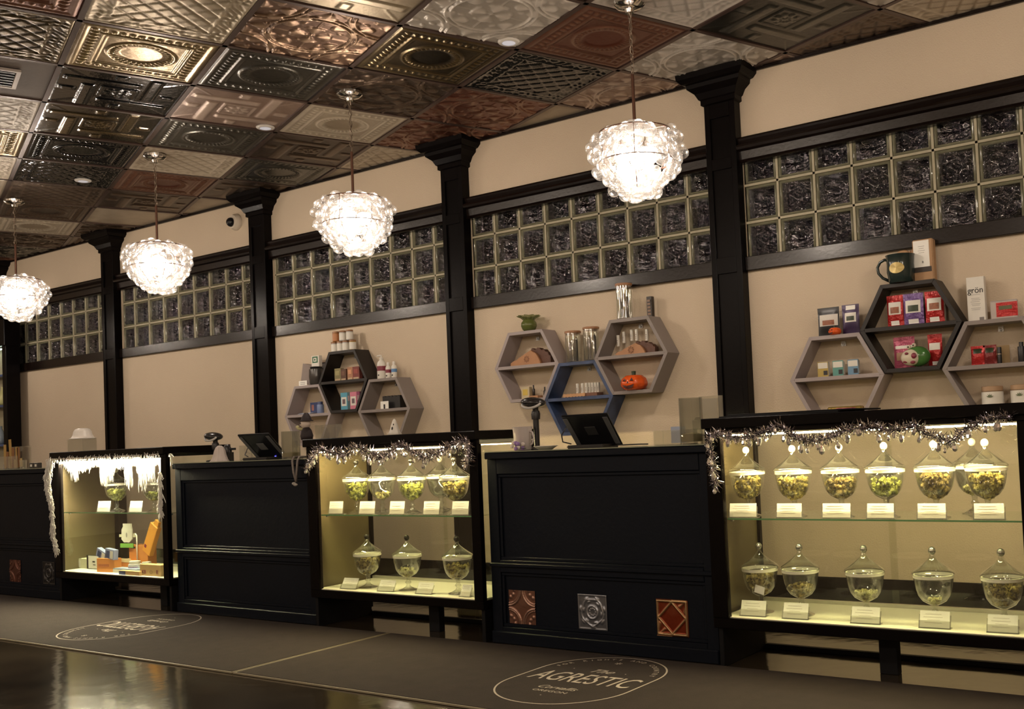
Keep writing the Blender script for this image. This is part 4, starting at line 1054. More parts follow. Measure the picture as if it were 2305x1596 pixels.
def tube_item(px, z, h, label, Y=YI, r=.009, group='white lip balm tubes', rack=None):
    p = at(px, 800, Y); t = thing('lip_balm', label, 'lip balm', (p.x, Y, z), 0, group)
    part('barrel', MB().lathe([(r*.95, 0), (r, .002), (r, h*.68)], 16), W_, t, smooth=40)
    part('cap', MB().lathe([(r, h*.69), (r, h-.002), (r*.9, h)], 16), W_, t, smooth=40)
    g = MB()
    for k_ in range(3): g.box(-.003, .002+.001*k_, -r-.0006, -r*.97, h*(.2+.14*k_), h*(.26+.14*k_))
    part('printed_mark', g, colm((.25, .2, .2), .5), t)
for q, (px, zz) in enumerate(((1393, 1.418), (1406, 1.434), (1424, 1.441), (1435, 1.440), (1458, 1.434))):
    tube_item(px, zz, .064, 'white lip balm tube, %s from left above the burl stand' % ordn[q], Y=YI+.032 if q else YI+.03)
p0, p1 = at(1272, 880, YI), at(1347, 880, YI)
rk = thing('tube_rack', 'low scalloped wooden rack holding white tubes in the blue shelf', 'rack', ((p0.x+p1.x)/2, YI, 1.1455))
w2 = (p1.x-p0.x); poly = []
for k_ in range(15): poly.append((-w2/2+w2*.66*k_/14, .018+(.004 if k_ % 2 else 0)))
poly = [(-w2/2+w2*.66*k_/14, (.000 if k_ % 2 else .004)) for k_ in range(15)]+poly[::-1]
part('front_plate', MB().prism(poly, -.022, -.016), colm((.55, .30, .14), .5), rk, label='pale scalloped front plate'); part('block', MB().box(-w2/2+.01, w2/2, -.015, .05, 0, .020), pm('red_wood', (.18, .075, .04), .5, 0, .2, 30), rk, .001)
for q, px in enumerate((1297, 1308, 1317, 1324, 1331, 1338, 1344)):
    tube_item(px, 1.1655, .058, 'white lip balm tube, %s from left in the scalloped rack' % (ordn+['seventh'])[q], Y=YI+(.0, .0, .0, .012, .02, .028, .034)[q])
def tall_jar(px, z, label, seed, Y=YI, h=.182, r=.046):
    p = at(px, 700, Y); t = thing('glass_canister', label, 'jar', (p.x, Y, z), 0, 'tall glass canisters with wooden lids'); rr = random.Random(seed)
    part('glass_body', MB().shell([(.001, .003), (r*.95, 0), (r, .004), (r, h-.012), (r-.002, h-.012), (r-.002, .006), (.001, .006)], 32), jglass, t, smooth=50)
    part('wooden_lid', MB().lathe([(r*.95, h-.016), (r*.95, h-.010), (r*1.05, h-.010), (r*1.06, h), (r, h+.002)], 32), pm('lid_wood', (.36, .18, .09), .5, 0, .15, 30), t, smooth=40)
    for k_ in range(5):
        a = rr.uniform(0, 6.28); q = rr.uniform(.008, .022); hh = rr.uniform(.11, .15)
        part('foil_tube', MB().lathe([(.006, .007), (.008, .01), (.008, hh), (.004, hh+.008)], 10, (q*cos(a), q*sin(a), 0)), [foil, K_, foild, K_, foil][k_], t, smooth=40)
tall_jar(1287, z2m, 'tall glass canister with wooden lid, left one on the blue shelf', 1); tall_jar(1328, z2m+.003, 'tall glass canister with wooden lid, right one on the blue shelf', 2, h=.19)
tall_jar(1406, z2r, 'tall glass canister with wooden lid on top of the grey shelf', 3, h=.20)
bx = boxitem('narrow_box', 'narrow black box with copper pattern on top of the grey shelf', 'box', 1463, 1474, z2r, .115, colm((.02, .014, .012), .35), .03, YI+.02, 0, [(.2, .8, .1+.16*k_, .2+.16*k_, colm((.22, .13, .08), .4), 'copper_mark') for k_ in range(5)])
p = at(1433, 860, YI); pumpkin((p.x-.004, YI-.02, 1.16), .076, 'glossy orange ceramic pumpkin lantern with a cut face').rotation_euler = (0, 0, .12)
bx = boxitem('small_carton', 'small cream and yellow carton in the left pale shelf', 'box', 1172, 1190, 1.156, .072, colm((.55, .47, .30), .5), .03, YI, 0, [(.2, .8, .3, .8, colm((.60, .44, .08), .5), 'yellow_print')])
p = at(1205, 890, YI)
rk2 = thing('dropper_rack', 'small wooden stand with a dark dropper bottle in the left pale shelf', 'stand', (p.x, YI, 1.156)); part('block', MB().box(-.034, .034, -.02, .03, 0, .016), WOOD, rk2, .002)
for px, lb, z in ((1200, 'dark dropper bottle standing on the small wooden stand', 1.172), (1225, 'dark dropper bottle beside the small wooden stand', 1.156)):
    canister('dropper_bottle', lb, 'bottle', px, z, .0085, .042, colm((.02, .012, .01), .2), (.022, .5, K_), Y=YI)
# --- far group
z1t, z1l, z1r = 1.573, 1.36, 1.358
J = [(755.5, 0, 'silver'), (768.5, 0, 'silver'), (781, 0, 'silver'), (796.5, 0, 'gold'), (759.5, 1, 'amber'), (774.5, 1, 'silver'), (790.5, 1, 'silver')]
for q, (px, lv, kd) in enumerate(J):
    mt = {'silver': colm((.42, .40, .38), .35), 'gold': colm((.45, .30, .08), .3), 'amber': AMB}[kd]; lb = W_
    canister('salve_jar', ('small %s jar, %s from left in the %s row above the far black shelf' % ({'silver': 'white labelled', 'gold': 'golden', 'amber': 'amber'}[kd], ordn[q if not lv else q-4], 'bottom' if not lv else 'top')), 'jar', px, z1t+lv*.071, .0235, .060, mt, (.011, 1.02, colm((.30, .15, .07), .35)), band=(.1, .9, lb) if kd != 'amber' else (.1, .9, colm((.45, .18, .06), .4)), group='salve jars stacked above the far black shelf')
bx = boxitem('leaning_carton', 'grey carton leaning back on the far pale shelf', 'box', 676, 702, z1l, .14, colm((.26, .21, .19), .6), .05, YI+.01, .0)
bx.rotation_euler = (0, .22, 0); bx.location.z += .012
bx = boxitem('name_card', 'tiny white card standing on the far pale shelf', 'card', 672, 690, z1l, .036, paper, .003, YI-.03)
for k_ in range(2): part('printed_line', MB().box(-.025, .025, -.001, 0, .010+.012*k_, .014+.012*k_), colm((.3, .3, .3), .5), bx)
p = at(712, 850, YI)
sp = thing('round_canister', 'round dark grey canister with glossy sides on the far pale shelf', 'canister', (p.x, YI, z1l)); sp.scale = (.76, .76, 1); part('drum', MB().lathe([(.05, 0), (.062, .01), (.066, .06), (.062, .11), (.05, .118)], 28), pm('smoke_plastic', (.05, .045, .042), .12, 0, .3, 14), sp, smooth=50)
part('rim', MB().lathe([(.052, .118), (.056, .121), (.05, .128)], 28), K_, sp, smooth=40)
bx = boxitem('logo_carton', 'white carton with a green square mark above the round canister', 'box', 702, 719, z1l+.1285, .078, W_, .03, YI-.0, 0, [(.15, .85, .35, .92, colm((.02, .12, .05), .4), 'green_square'), (.30, .70, .46, .80, W_, 'white_square'), (.42, .58, .55, .71, colm((.02, .12, .05), .4), 'green_centre')], bevel=.002)
bx = boxitem('black_carton', 'black carton behind the round canister next to the black shelf', 'box', 722, 733, z1l, .16, K_, .02, YI+.055, 0, [(.1, .9, .75, .95, colm((.3, .3, .32), .3), 'silver_print')])
for q, (x0, x1, h, c_, lb) in enumerate(((753, 767, .088, (.24, .21, .10), 'olive and gold carton in the far black shelf'), (767, 779, .080, (.11, .05, .03), 'dark brown carton in the far black shelf'), (782, 794, .088, (.40, .19, .10), 'copper carton in the far black shelf'), (794, 809, .088, (.20, .04, .03), 'dark red and gold carton in the far black shelf'))):
    boxitem('carton', lb, 'box', x0, x1, 1.372, h, colm(c_, .35), .03, YI, 0, [(.1, .9, .0, .18, colm((.5, .36, .22), .4), 'pale_foot'), (.2, .8, .45, .8, colm(tuple(min(1, v*1.6) for v in c_), .4), 'printed_patch')])
for q, (x0, x1, c_, lb) in enumerate(((765, 780, (.10, .36, .50), 'blue and white carton in the lower far black shelf'), (780, 786, (.05, .12, .14), 'dark teal carton in the lower far black shelf'), (786, 801, (.62, .20, .28), 'pink and white carton in the lower far black shelf'), (801, 808, (.22, .04, .10), 'plum carton in the lower far black shelf'))):
    boxitem('carton', lb, 'box', x0, x1, 1.171, .118, colm(c_, .4), .03, YI, 0, [(.12, .88, .22, .74, W_, 'white_panel'), (.3, .7, .34, .62, colm((.15, .1, .12), .5), 'printed_figure')] if q % 2 == 0 else [(.2, .8, .5, .8, colm((.3, .2, .2), .4), 'printed_patch')])
boxitem('blue_carton', 'dark blue carton in the far pale shelf', 'box', 696, 713, 1.1585, .082, NAVY, .03, YI+.03, 0, [(.2, .5, .3, .8, colm((.35, .15, .12), .4), 'red_print')])
canister('blue_bottle', 'pale blue bottle with a dark cap in the far pale shelf', 'bottle', 719, 1.1585, .024, .062, colm((.18, .24, .42), .35), (.02, .75, NAVY), Y=YI)
pb = thing('leaflets', 'pale blue leaflets lying in the far pale shelf', 'leaflets', (at(690, 925, YI-.02).x, YI-.02, 1.1585))
for k_ in range(3): part('leaflet', MB().box(-.06+.012*k_, .05+.012*k_, -.03, .03, .003*k_, .003*k_+.0025, M=Matrix.Rotation(.12*k_, 4, 'Z')), colm((.40, .44, .58), .5), pb)
p = at(858, 850, YI)
def bottle(px, h, r, c_, label, pump=False):
    p = at(px, 830, YI); t = thing('lotion_bottle', label, 'bottle', (p.x, YI, z1r), 0, 'white lotion bottles on the far grey shelf')
    part('body', MB().lathe([(r*.93, 0), (r, .004), (r, h*.62), (r*.85, h*.72), (r*.4, h*.80), (r*.38, h*.84)], 24), W_, t, smooth=50)
    part('label_band', MB().shell([(r+.0006, h*.34), (r+.0006, h*.54)], 24), c_, t, smooth=1)
    g = MB().lathe([(r*.45, h*.84), (r*.45, h*.90), (.005, h*.91), (.005, h*.99 if pump else h)], 14)
    if pump: g.tube([(0, 0, h*.985), (-.012, 0, h), (-.036, 0, h*.99), (-.038, 0, h*.965)], .005, 8)
    else: g = MB().lathe([(r*.55, h*.82), (r*.5, h*.99), (.001, h)], 14)
    part('pump' if pump else 'cap', g, W_, t, smooth=40)
    part('dark_mark', MB().sphere((0, -r, h*.16), .007, 8, 6, sc=(1, .2, .7)), K_, t)
bottle(859, .158, .030, MAR, 'white pump bottle with a maroon band on the far grey shelf', True)
bottle(874, .108, .0185, MAR, 'smaller white bottle with a maroon band on the far grey shelf'); bottle(887, .110, .0185, colm((.10, .25, .50), .4), 'white bottle with a blue band on the far grey shelf')
p0, p1 = at(861, 900, YI), at(900, 900, YI); w2 = p1.x-p0.x
db = thing('display_box', 'black display box with a scalloped top in the far grey shelf', 'box', ((p0.x+p1.x)/2, YI, 1.1565))
poly = [(-w2/2, 0), (w2/2, 0), (w2/2, .085)]+[(w2/2-w2*k_/20, .078+.009*abs(sin(k_*pi/4))) for k_ in range(1, 20)]+[(-w2/2, .085)]
part('tray', MB().prism(poly, 0, .05), K_, db, .001)
boxitem('swing_card', 'small white card in front of the black display box', 'card', 854, 872, 1.1565, .05, paper, .003, YI-.03, 0, [(.4, .6, .0, .6, K_, 'dark_print')])

# ------------------------------------------------------------------ things on the cases and counters
def acrylic_box(name, label, cat, p, wd, dp, h, th=.004):
    t = thing(name, label, cat, p); g = MB()
    g.box(-wd/2, wd/2, -dp/2, -dp/2+th, 0, h).box(-wd/2, wd/2, dp/2-th, dp/2, 0, h).box(-wd/2, -wd/2+th, -dp/2+th, dp/2-th, 0, h).box(wd/2-th, wd/2, -dp/2+th, dp/2-th, 0, h).box(-wd/2+th, wd/2-th, -dp/2+th, dp/2-th, 0, th)
    part('walls', g, acryl, t); return t
ZCASE = .965
p = at(185, 1010, 3.80)
acrylic_box('acrylic_bin', 'clear acrylic bin on top of the cobwebbed case', 'bin', (p.x, 3.80, ZCASE), .19, .10, .085)
bw = thing('white_bowl', 'white bowl upside down on the clear acrylic bin', 'bowl', (p.x+.01, 3.80, ZCASE+.0855)); bw.scale = (.70, .70, 1)
part('shell', MB().lathe([(.118, 0), (.120, .004), (.10, .01), (.088, .025), (.080, .05), (.065, .066), (.04, .072), (.001, .073)], 36), pm('white_plastic', (.75, .70, .64), .4), bw, smooth=60)
p = at(888, 960, 3.75)
gh = thing('ghost_figure', 'small white ghost figure with black eyes on middle case', 'figurine', (p.x, 3.75, ZCASE+.0045)); gh.scale = (.68, .68, 1); gh.rotation_euler = (0, 0, .75)
part('body', MB().lathe([(.048, 0), (.040, .012), (.032, .03), (.026, .048), (.018, .062), (.009, .076), (.001, .080)], 24, wob=lambda a, z: 1+.12*(.03-z)/.03*cos(6*a) if z < .03 else 1), pm('ghost_white', (.78, .74, .66), .5), gh, smooth=1)
for x, z, s in ((-.016, .030, .008), (-.006, .050, .005)): part('eye', MB().sphere((x, -.029 if z < .04 else -.024, z), s, 10, 8, sc=(.8, .5, 1.2)), K_, gh, smooth=1)
part('flat_board', MB().box(-.17, .12, -.08, .08, -.0, .004), blackm, thing('black_tray', 'thin black tray lying on middle case under the ghost', 'tray', (p.x+.05, 3.86, ZCASE)))
tr = [o for o in bpy.data.objects if o.name == 'black_tray'][0]
p = at(740, 975, 3.72); acrylic_box('sign_holder', 'clear acrylic holder at left on top of middle case', 'holder', (p.x, 3.72, ZCASE), .16, .05, .075)
p = at(697, 970, 3.66)
dl = thing('witch_doll', 'small doll with black hat and pale face on the case corner', 'doll', (p.x, 3.64, ZCASE))
part('body', MB().lathe([(.030, 0), (.034, .02), (.026, .05), (.014, .066), (.001, .07)], 16), pm('doll_black', (.02, .012, .014), .7), dl, smooth=1)
hd = part('head', MB().sphere((-.006, 0, .085), .028, 16, 12, sc=(1, .9, 1)), pm('doll_face', (.62, .52, .44), .5), dl, smooth=1)
part('eye', MB().sphere((-.020, -.020, .086), .005, 8, 6), K_, hd); part('nose', MB().sphere((-.035, -.008, .080), .006, 8, 6, sc=(1.4, .8, .8)), MC['doll_face'], hd)
part('hat', MB().lathe([(.036, .098), (.037, .101), (.028, .104), (.024, .120), (.014, .136), (.010, .142), (.001, .143)], 16), MC['doll_black'], dl, smooth=40)
part('arm', MB().tube([(-.018, -.01, .055), (-.045, -.015, .060), (-.056, -.015, .072)], [.009, .008, .010], 8), colm((.45, .42, .22), .6), dl, smooth=1)
# right case top
pl = thing('flat_panels', 'two thin black panels lying on the right case at its left end', 'panel', (-1.95, 3.56, ZCASE))
part('panel', MB().box(.06, .55, .02, .30, 0, .006), blackm, pl, .001); part('panel', MB().box(.09, .60, .04, .34, .0065, .012), blackm, pl, .001)

def tablet_pos(cpx, cpy, label, badge):
    p = at(cpx, cpy, 3.74); t = thing('tablet_stand', label, 'tablet', (p.x, 3.74, ZT+.004), .18)
    part('base', MB().box(-.08, .10, -.05, .13, 0, .014), K_, t, .005, seg=2)
    part('neck', MB().box(-.03, .03, .10, .118, .012, .07), K_, t, .004)
    M = Matrix.Translation((.0, -.02, .012)) @ Matrix.Rotation(.10, 4, 'Y') @ Matrix.Rotation(.75, 4, 'X')
    M = Matrix.Translation((.01, -.055, .018)) @ Matrix.Rotation(-.62, 4, 'X')
    M = Matrix.Translation((.02, .10, .010)) @ Matrix.Rotation(.85, 4, 'X')
    # panel leans towards the customer: the back faces the room
    sh = Matrix.Identity(4)
    part('back_shell', MB().box(-.112, .112, -.012, .0, 0, .215, M=M), pm('tablet_black', (.010, .010, .012), .28), t, .004, seg=2)
    for a, c_ in ((-.108, -.084), (.084, .108)): part('grip_strip', MB().box(a, c_, -.0155, -.0125, .02, .20, M=M), pm('grip_grey', (.10, .10, .105), .35), t, .001)
    part('screen', MB().box(-.104, .104, .0005, .0015, .01, .205, M=M), pm('screen_glass', (.01, .012, .02), .06), t)
    part('emblem', MB().box(-.026, .026, -.0150, -.0125, .085, .140, M=M), pm('emblem_grey', (.13, .13, .13), .4) if badge else pm('emblem_dark', (.03, .03, .032), .4), t, .001, label='small square maker badge')
    if badge: part('indicator', MB().box(.03, .038, -.0155, -.0125, .018, .026, M=M), emis('blue_dot', (.1, .1, 1), 4), t, label='glowing blue indicator')
    g = MB().tube([(.10, .05, .006), (.17, .02, .006), (.22, .06, .006), (.27, .05, .005)], .003, 6).tube([(-.14, .10, .11), (-.17, .09, .06), (-.14, .04, .03), (-.08, .0, .02)], .003, 6)
    part('cable', g, K_, t, smooth=1)
tablet_pos(583, 1030, 'black tablet stand leaning on left counter, back towards the room', True)
tablet_pos(1322, 1000, 'black tablet stand leaning on right counter, back towards the room', False)
def scanner(px, py, h, label):
    p = at(px, py, 3.78); t = thing('barcode_scanner', label, 'scanner', (p.x, 3.78, ZT+.004))
    part('base', MB().lathe([(.001, 0), (.055, 0), (.055, .006), (.02, .012), (.001, .013)], 20), K_, t, smooth=40)
    part('pole', MB().tube([(0, 0, .01), (0, 0, h-.015)], .014, 12), K_, t, smooth=40)
    part('collar', MB().lathe([(.020, h-.085), (.022, h-.06), (.018, h-.045)], 14), K_, t, smooth=40)
    M = Matrix.Translation((0, 0, h)) @ Matrix.Rotation(.06, 4, 'Y')
    part('head', MB().sphere((-.002, -.01, -.006), .058, 20, 12, sc=(1.15, .8, .42)), pm('scanner_black', (.02, .018, .018), .2), t, smooth=1, loc=(0, 0, h), rot=(0, .10, 0))
    part('window_rim', MB().tube([(.052*cos(a*pi/12), -.030-.016*sin(a*pi/12), h-.012-.020*sin(a*pi/12)) for a in range(13)], .006, 8), pm('scanner_white', (.5, .48, .46), .4), t, smooth=1, label='pale grey rim')
scanner(485, 1000, .155, 'black barcode scanner on a short post at left counter')
scanner(1207, 960, .225, 'black barcode scanner on a tall post at right counter')
p = at(492, 1035, 3.66)
lump = thing('draped_cloth', 'crumpled white cloth ghost on the left counter', 'cloth', (p.x, 3.67, ZT+.004)); lump.scale = (.6, .6, 1)
part('cloth', MB().lathe([(.085, 0), (.070, .012), (.056, .035), (.047, .062), (.036, .080), (.018, .090), (.001, .092)], 40, wob=lambda a, z: 1+(.10 if z < .07 else .03)*sin(5*a+z*20)+.06*sin(11*a)), pm('cloth_white', (.55, .48, .44), .8), lump, smooth=1)
p = at(505, 1020, 3.9); rb = thing('card_reader', 'small black round-topped reader behind the left scanner', 'reader', (p.x, 3.92, ZT+.004)); rb.scale = (.7, .7, 1); part('body', MB().sphere((0, 0, .05), .05, 18, 10, sc=(1.1, .6, 1)).box(-.05, .05, -.03, .03, 0, .05), K_, rb, smooth=40); part('arm', MB().box(.03, .11, -.012, .012, .062, .076), K_, rb, .002)
p = at(525, 1025, 3.70); acrylic_box('leaflet_holder', 'empty clear acrylic holder between cloth and left tablet', 'holder', (p.x, 3.80, ZT+.004), .11, .04, .085)
def cyl_vase(px, py, h, r, label, fillc=None):
    p = at(px, py, 3.70); t = thing('glass_cylinder', label, 'vase', (p.x, 3.70, ZT+.004), 0, 'clear glass cylinders at counter ends')
    part('glass_wall', MB().shell([(.001, .004), (r, .0), (r, h), (r-.003, h), (r-.003, .010), (.001, .010)], 36), glass('etched_glass', (.80, .80, .76), 1.5, .02, .05, .10, (.5, .5, .44)), t, smooth=50)
    part('sand_fill', MB().lathe([(.001, .011), (r-.005, .011), (r-.005, h*.22), (.001, h*.25)], 28), pm('amber_fill', (.30, .24, .08), .5), t, smooth=40)
cyl_vase(655, 1000, .150, .050, 'clear glass cylinder vase at the right end of left counter'); cyl_vase(1556, 950, .190, .049, 'tall clear glass cylinder beside the right display case')
lg = thing('dangling_legs', 'thin grey striped doll legs hanging over the left counter edge', 'decoration', (at(666, 1040, 3.57).x, 3.575, ZT+.004))
for k_, (dx) in enumerate((-.02, .022)):
    o_ = part('leg', MB().tube([(dx, .06, .008), (dx, .0, .010), (dx, -.012, -.01), (dx*.6, -.013, -.07), (.006, -.013, -.12)], .006, 8), pm('stripe_grey', (.20, .17, .15), .7, 0, .5, 60), lg, smooth=1)
    part('shoe', MB().sphere((.004-.012*k_, -.015, -.135+.006*k_), .010, 10, 8, sc=(1.6, .8, .8)), colm((.35, .32, .28), .6), o_, smooth=1)
p = at(1177, 1000, 3.70)
cu = thing('white_cup', 'white cup at the left end of right counter', 'cup', (p.x, 3.70, ZT+.004)); cu.scale = (.78, .78, 1); part('cup', MB().shell([(.001, .003), (.045, 0), (.05, .004), (.056, .09), (.060, .108), (.056, .108), (.050, .05), (.046, .008), (.001, .008)], 28), pm('cup_white', (.50, .44, .42), .35), cu, smooth=50)
part('handle', MB().tube([(.054, 0, .085), (.075, 0, .08), (.082, 0, .055), (.072, 0, .03), (.052, 0, .022)], .005, 8), MC['cup_white'], cu, smooth=1)
p = at(1225, 1005, 3.66); pt = thing('shallow_dish', 'shallow white dish on the right counter', 'dish', (p.x, 3.67, ZT+.004)); pt.scale = (.68, .68, .9); part('dish', MB().shell([(.001, .002), (.045, 0), (.082, .018), (.080, .019), (.045, .004), (.001, .005)], 32), pm('dish_white', (.68, .64, .6), .35), pt, smooth=60)
p = at(1160, 1005, 3.63)
fl_ = thing('flower_sprig', 'small purple and white flower sprig before the white cup', 'flowers', (p.x, 3.64, ZT+.004)); rr = random.Random(2)
for k_ in range(9):
    part('petal', MB().sphere((rr.uniform(-.03, .03), rr.uniform(-.01, .01), rr.uniform(.008, .045)), .010, 8, 6, sc=(1.2, .5, .9)), [colm((.22, .12, .34), .6), colm((.55, .48, .45), .6)][k_ % 2], fl_, smooth=1)
part('stem', MB().tube([(-.01, 0, .003), (.02, .003, .012), (.05, .004, .008)], .002, 5), DGRN, fl_)
p = at(1510, 985, 3.72); ad_ = acrylic_box('clear_box', 'low clear plastic box with a blue sheet on right counter', 'box', (p.x, 3.76, ZT+.004), .17, .08, .062)
part('blue_sheet', MB().box(-.01, .06, -.02, -.017, .006, .075), colm((.38, .44, .60), .3), ad_)
p = at(1598, 930, 3.85); fr_ = acrylic_box('card_holder', 'clear card holder behind the tall glass cylinder', 'frame', (p.x-.02, 3.90, ZT+.004), .10, .03, .20); part('white_card', MB().box(-.04, .03, -.002, .002, .006, .19), colm((.5, .45, .38), .5), fr_)
# far left counter
p = at(18, 1035, 3.75)
bh = thing('brochure_rack', 'clear rack of golden brochures at the far left counter', 'brochure rack', (p.x, 3.78, ZT+.004))
part('rack', MB().box(-.13, .16, -.045, -.041, 0, .09).box(-.13, .16, .05, .054, 0, .16).box(-.13, .16, -.041, .05, 0, .004), acryl, bh)
rr = random.Random(9)
for k_ in range(9): part('brochure', MB().box(-.12+.028*k_, -.10+.028*k_+.012, .0, .004, .006, rr.uniform(.11, .26)-.010*k_, M=Matrix.Rotation(rr.uniform(-.08, .08), 4, 'Y')), [colm((.42, .26, .08), .5), colm((.25, .11, .04), .5), colm((.55, .40, .18), .5)][k_ % 3], bh)
p = at(52, 1040, 3.70); t_ = thing('drinking_glass', 'short clear glass beside the brochure rack', 'glass', (p.x, 3.70, ZT+.004)); t_.scale = (.42, .42, .6); part('tumbler', MB().shell([(.001, .004), (.05, 0), (.055, .10), (.052, .10), (.047, .008), (.001, .009)], 24), jglass, t_, smooth=50)
p = at(80, 1042, 3.70)
for k_, dx in enumerate((-.03, .03)):
    t_ = thing('small_tin', 'tiny dark patterned tin, %s of two on the far left counter' % ('left' if not k_ else 'right'), 'tin', (p.x+dx, 3.70, ZT+.0045)); part('box', MB().box(-.026, .026, -.015, .015, 0, .036), colm((.05, .045, .04), .4), t_, .002); part('printed_mark', MB().box(-.012, .012, -.016, -.0145, .01, .026), W_, t_)

# left case, lower deck goods
YC = 3.68
def deckbox(name, label, cat, x0, x1, y0_, y1_, mt, dp=.06, Y=3.66, front=(), rz=0, z=ZD, rot=None, bevel=.001, grp='goods heaped in the cobwebbed left case'):
    a = at(x0, y1_, Y); b_ = at(x1, y0_, Y); wd = b_.x-a.x; h = b_.z-a.z if False else abs(at((x0+x1)/2, y0_, Y).z-at((x0+x1)/2, y1_, Y).z)
    t = thing(name, label, cat, ((a.x+b_.x)/2, Y, z), rz, grp)
    if rot: t.rotation_euler = rot
    part('body', MB().box(-wd/2, wd/2, 0, dp, 0, h), mt, t, bevel)
    for k_, (u0, u1, v0, v1, m_, nm) in enumerate(front): part(nm, MB().box(-wd/2+wd*u0, -wd/2+wd*u1, -.0010-.0008*k_, -.0008*k_, h*v0, h*v1), m_, t)
    return t
z_ = lambda x, y: (130+x/8.4, 1140+y/8.4)
def db_(name, label, cat, X0, Y0_, X1, Y1_, mt, **k): 
    a = z_(X0, Y0_); b_ = z_(X1, Y1_); return deckbox(name, label, cat, a[0], b_[0], a[1], b_[1], mt, **k)
CR = colm((.66, .64, .46), .4); ORK = pm('orange_card', (.62, .24, .06), .6, 0, .1, 30); YEL = pm('tan_card', (.62, .42, .18), .6, 0, .1, 30); BLU = colm((.36, .44, .62), .4)
db_('clear_carton', 'clear carton with pale green print at left on the left case deck', 'box', 215, 1045, 540, 1225, CR, Y=3.70, front=[(.25, .65, .1, .8, W_, 'white_label'), (.35, .55, .3, .6, GRN, 'green_mark')])
db_('label_sheet', 'white sheet with dark writing in the left case', 'sheet', 548, 935, 775, 1195, K_, Y=3.69, dp=.01, front=[(.16, .98, .06, .97, W_, 'white_face'), (.5, .7, .5, .6, K_, 'dark_print'), (.55, .75, .3, .36, K_, 'dark_print')])
db_('orange_carton', 'orange cardboard tray at the centre of the left case deck', 'box', 775, 1010, 1040, 1270, ORK, Y=3.62, dp=.05, rz=.15, front=[(.1, .7, .4, .6, colm((.38, .12, .04), .6), 'dark_print')])
db_('long_carton', 'long orange open tray running back in the left case', 'box', 1055, 940, 1380, 1130, ORK, Y=3.70, dp=.12, front=[(-.1, 1.0, .86, 1.25, pm('tan_light', (.75, .6, .35), .6), 'cream_lip'), (-.2, .1, .5, 1.0, colm((.35, .1, .04), .6), 'red_print')])
for k_, (X0, Y0_, X1, Y1_, tl) in enumerate(((715, 850, 890, 1010, -.35), (890, 800, 1050, 990, -.12))):
    b__ = db_('blue_carton', 'small blue and white carton, %s one tilted on the orange tray' % ('left' if not k_ else 'right'), 'box', X0, Y0_, X1, Y1_, colm((.30, .34, .55), .4), Y=3.625, dp=.03, front=[(.15, .5, .1, .8, NAVY, 'navy_print'), (.6, .9, .1, .85, W_, 'white_print')]); b__.location.z = ZD+.083; b__.rotation_euler = (0, -tl, 0)
js = thing('hanging_sign', 'white bottle-shaped sign with green tag on a post', 'sign', (at(291, 1290, 3.74).x, 3.74, ZD), 0, None)
h0 = lambda X, Y_: at(*z_(X, Y_), 3.74)-Vector(js.location)
pts = [(1235, 325), (1395, 325), (1395, 375), (1410, 440), (1410, 620), (1360, 680), (1260, 680), (1212, 620), (1212, 440), (1240, 380)]
g = MB().prism([(h0(X, Y_).x, h0(X, Y_).z) for X, Y_ in pts], -.003, .003); part('bottle_card', g, W_, js)
g = MB().prism([(h0(X, Y_).x, h0(X, Y_).z) for X, Y_ in ((1190, 700), (1430, 700), (1430, 780), (1190, 780))], -.003, .002); part('green_tag', g, colm((.20, .45, .08), .4), js)
g = MB().prism([(h0(X, Y_).x, h0(X, Y_).z) for X, Y_ in ((1150, 530), (1470, 505), (1470, 580), (1150, 580))], .004, .006); part('cross_strip', g, CR, js)
a = h0(1490, 520); part('post', MB().tube([(a.x-.02, .004, a.z), (a.x, .0, a.z-.01), (a.x, 0, .001)], .004, 8), paper, js, smooth=1)
part('ink_mark', MB().sphere((h0(1310, 540).x, -.0035, h0(1310, 540).z), .012, 8, 6, sc=(.7, .1, 1.3)), colm((.3, .28, .26), .5), js)
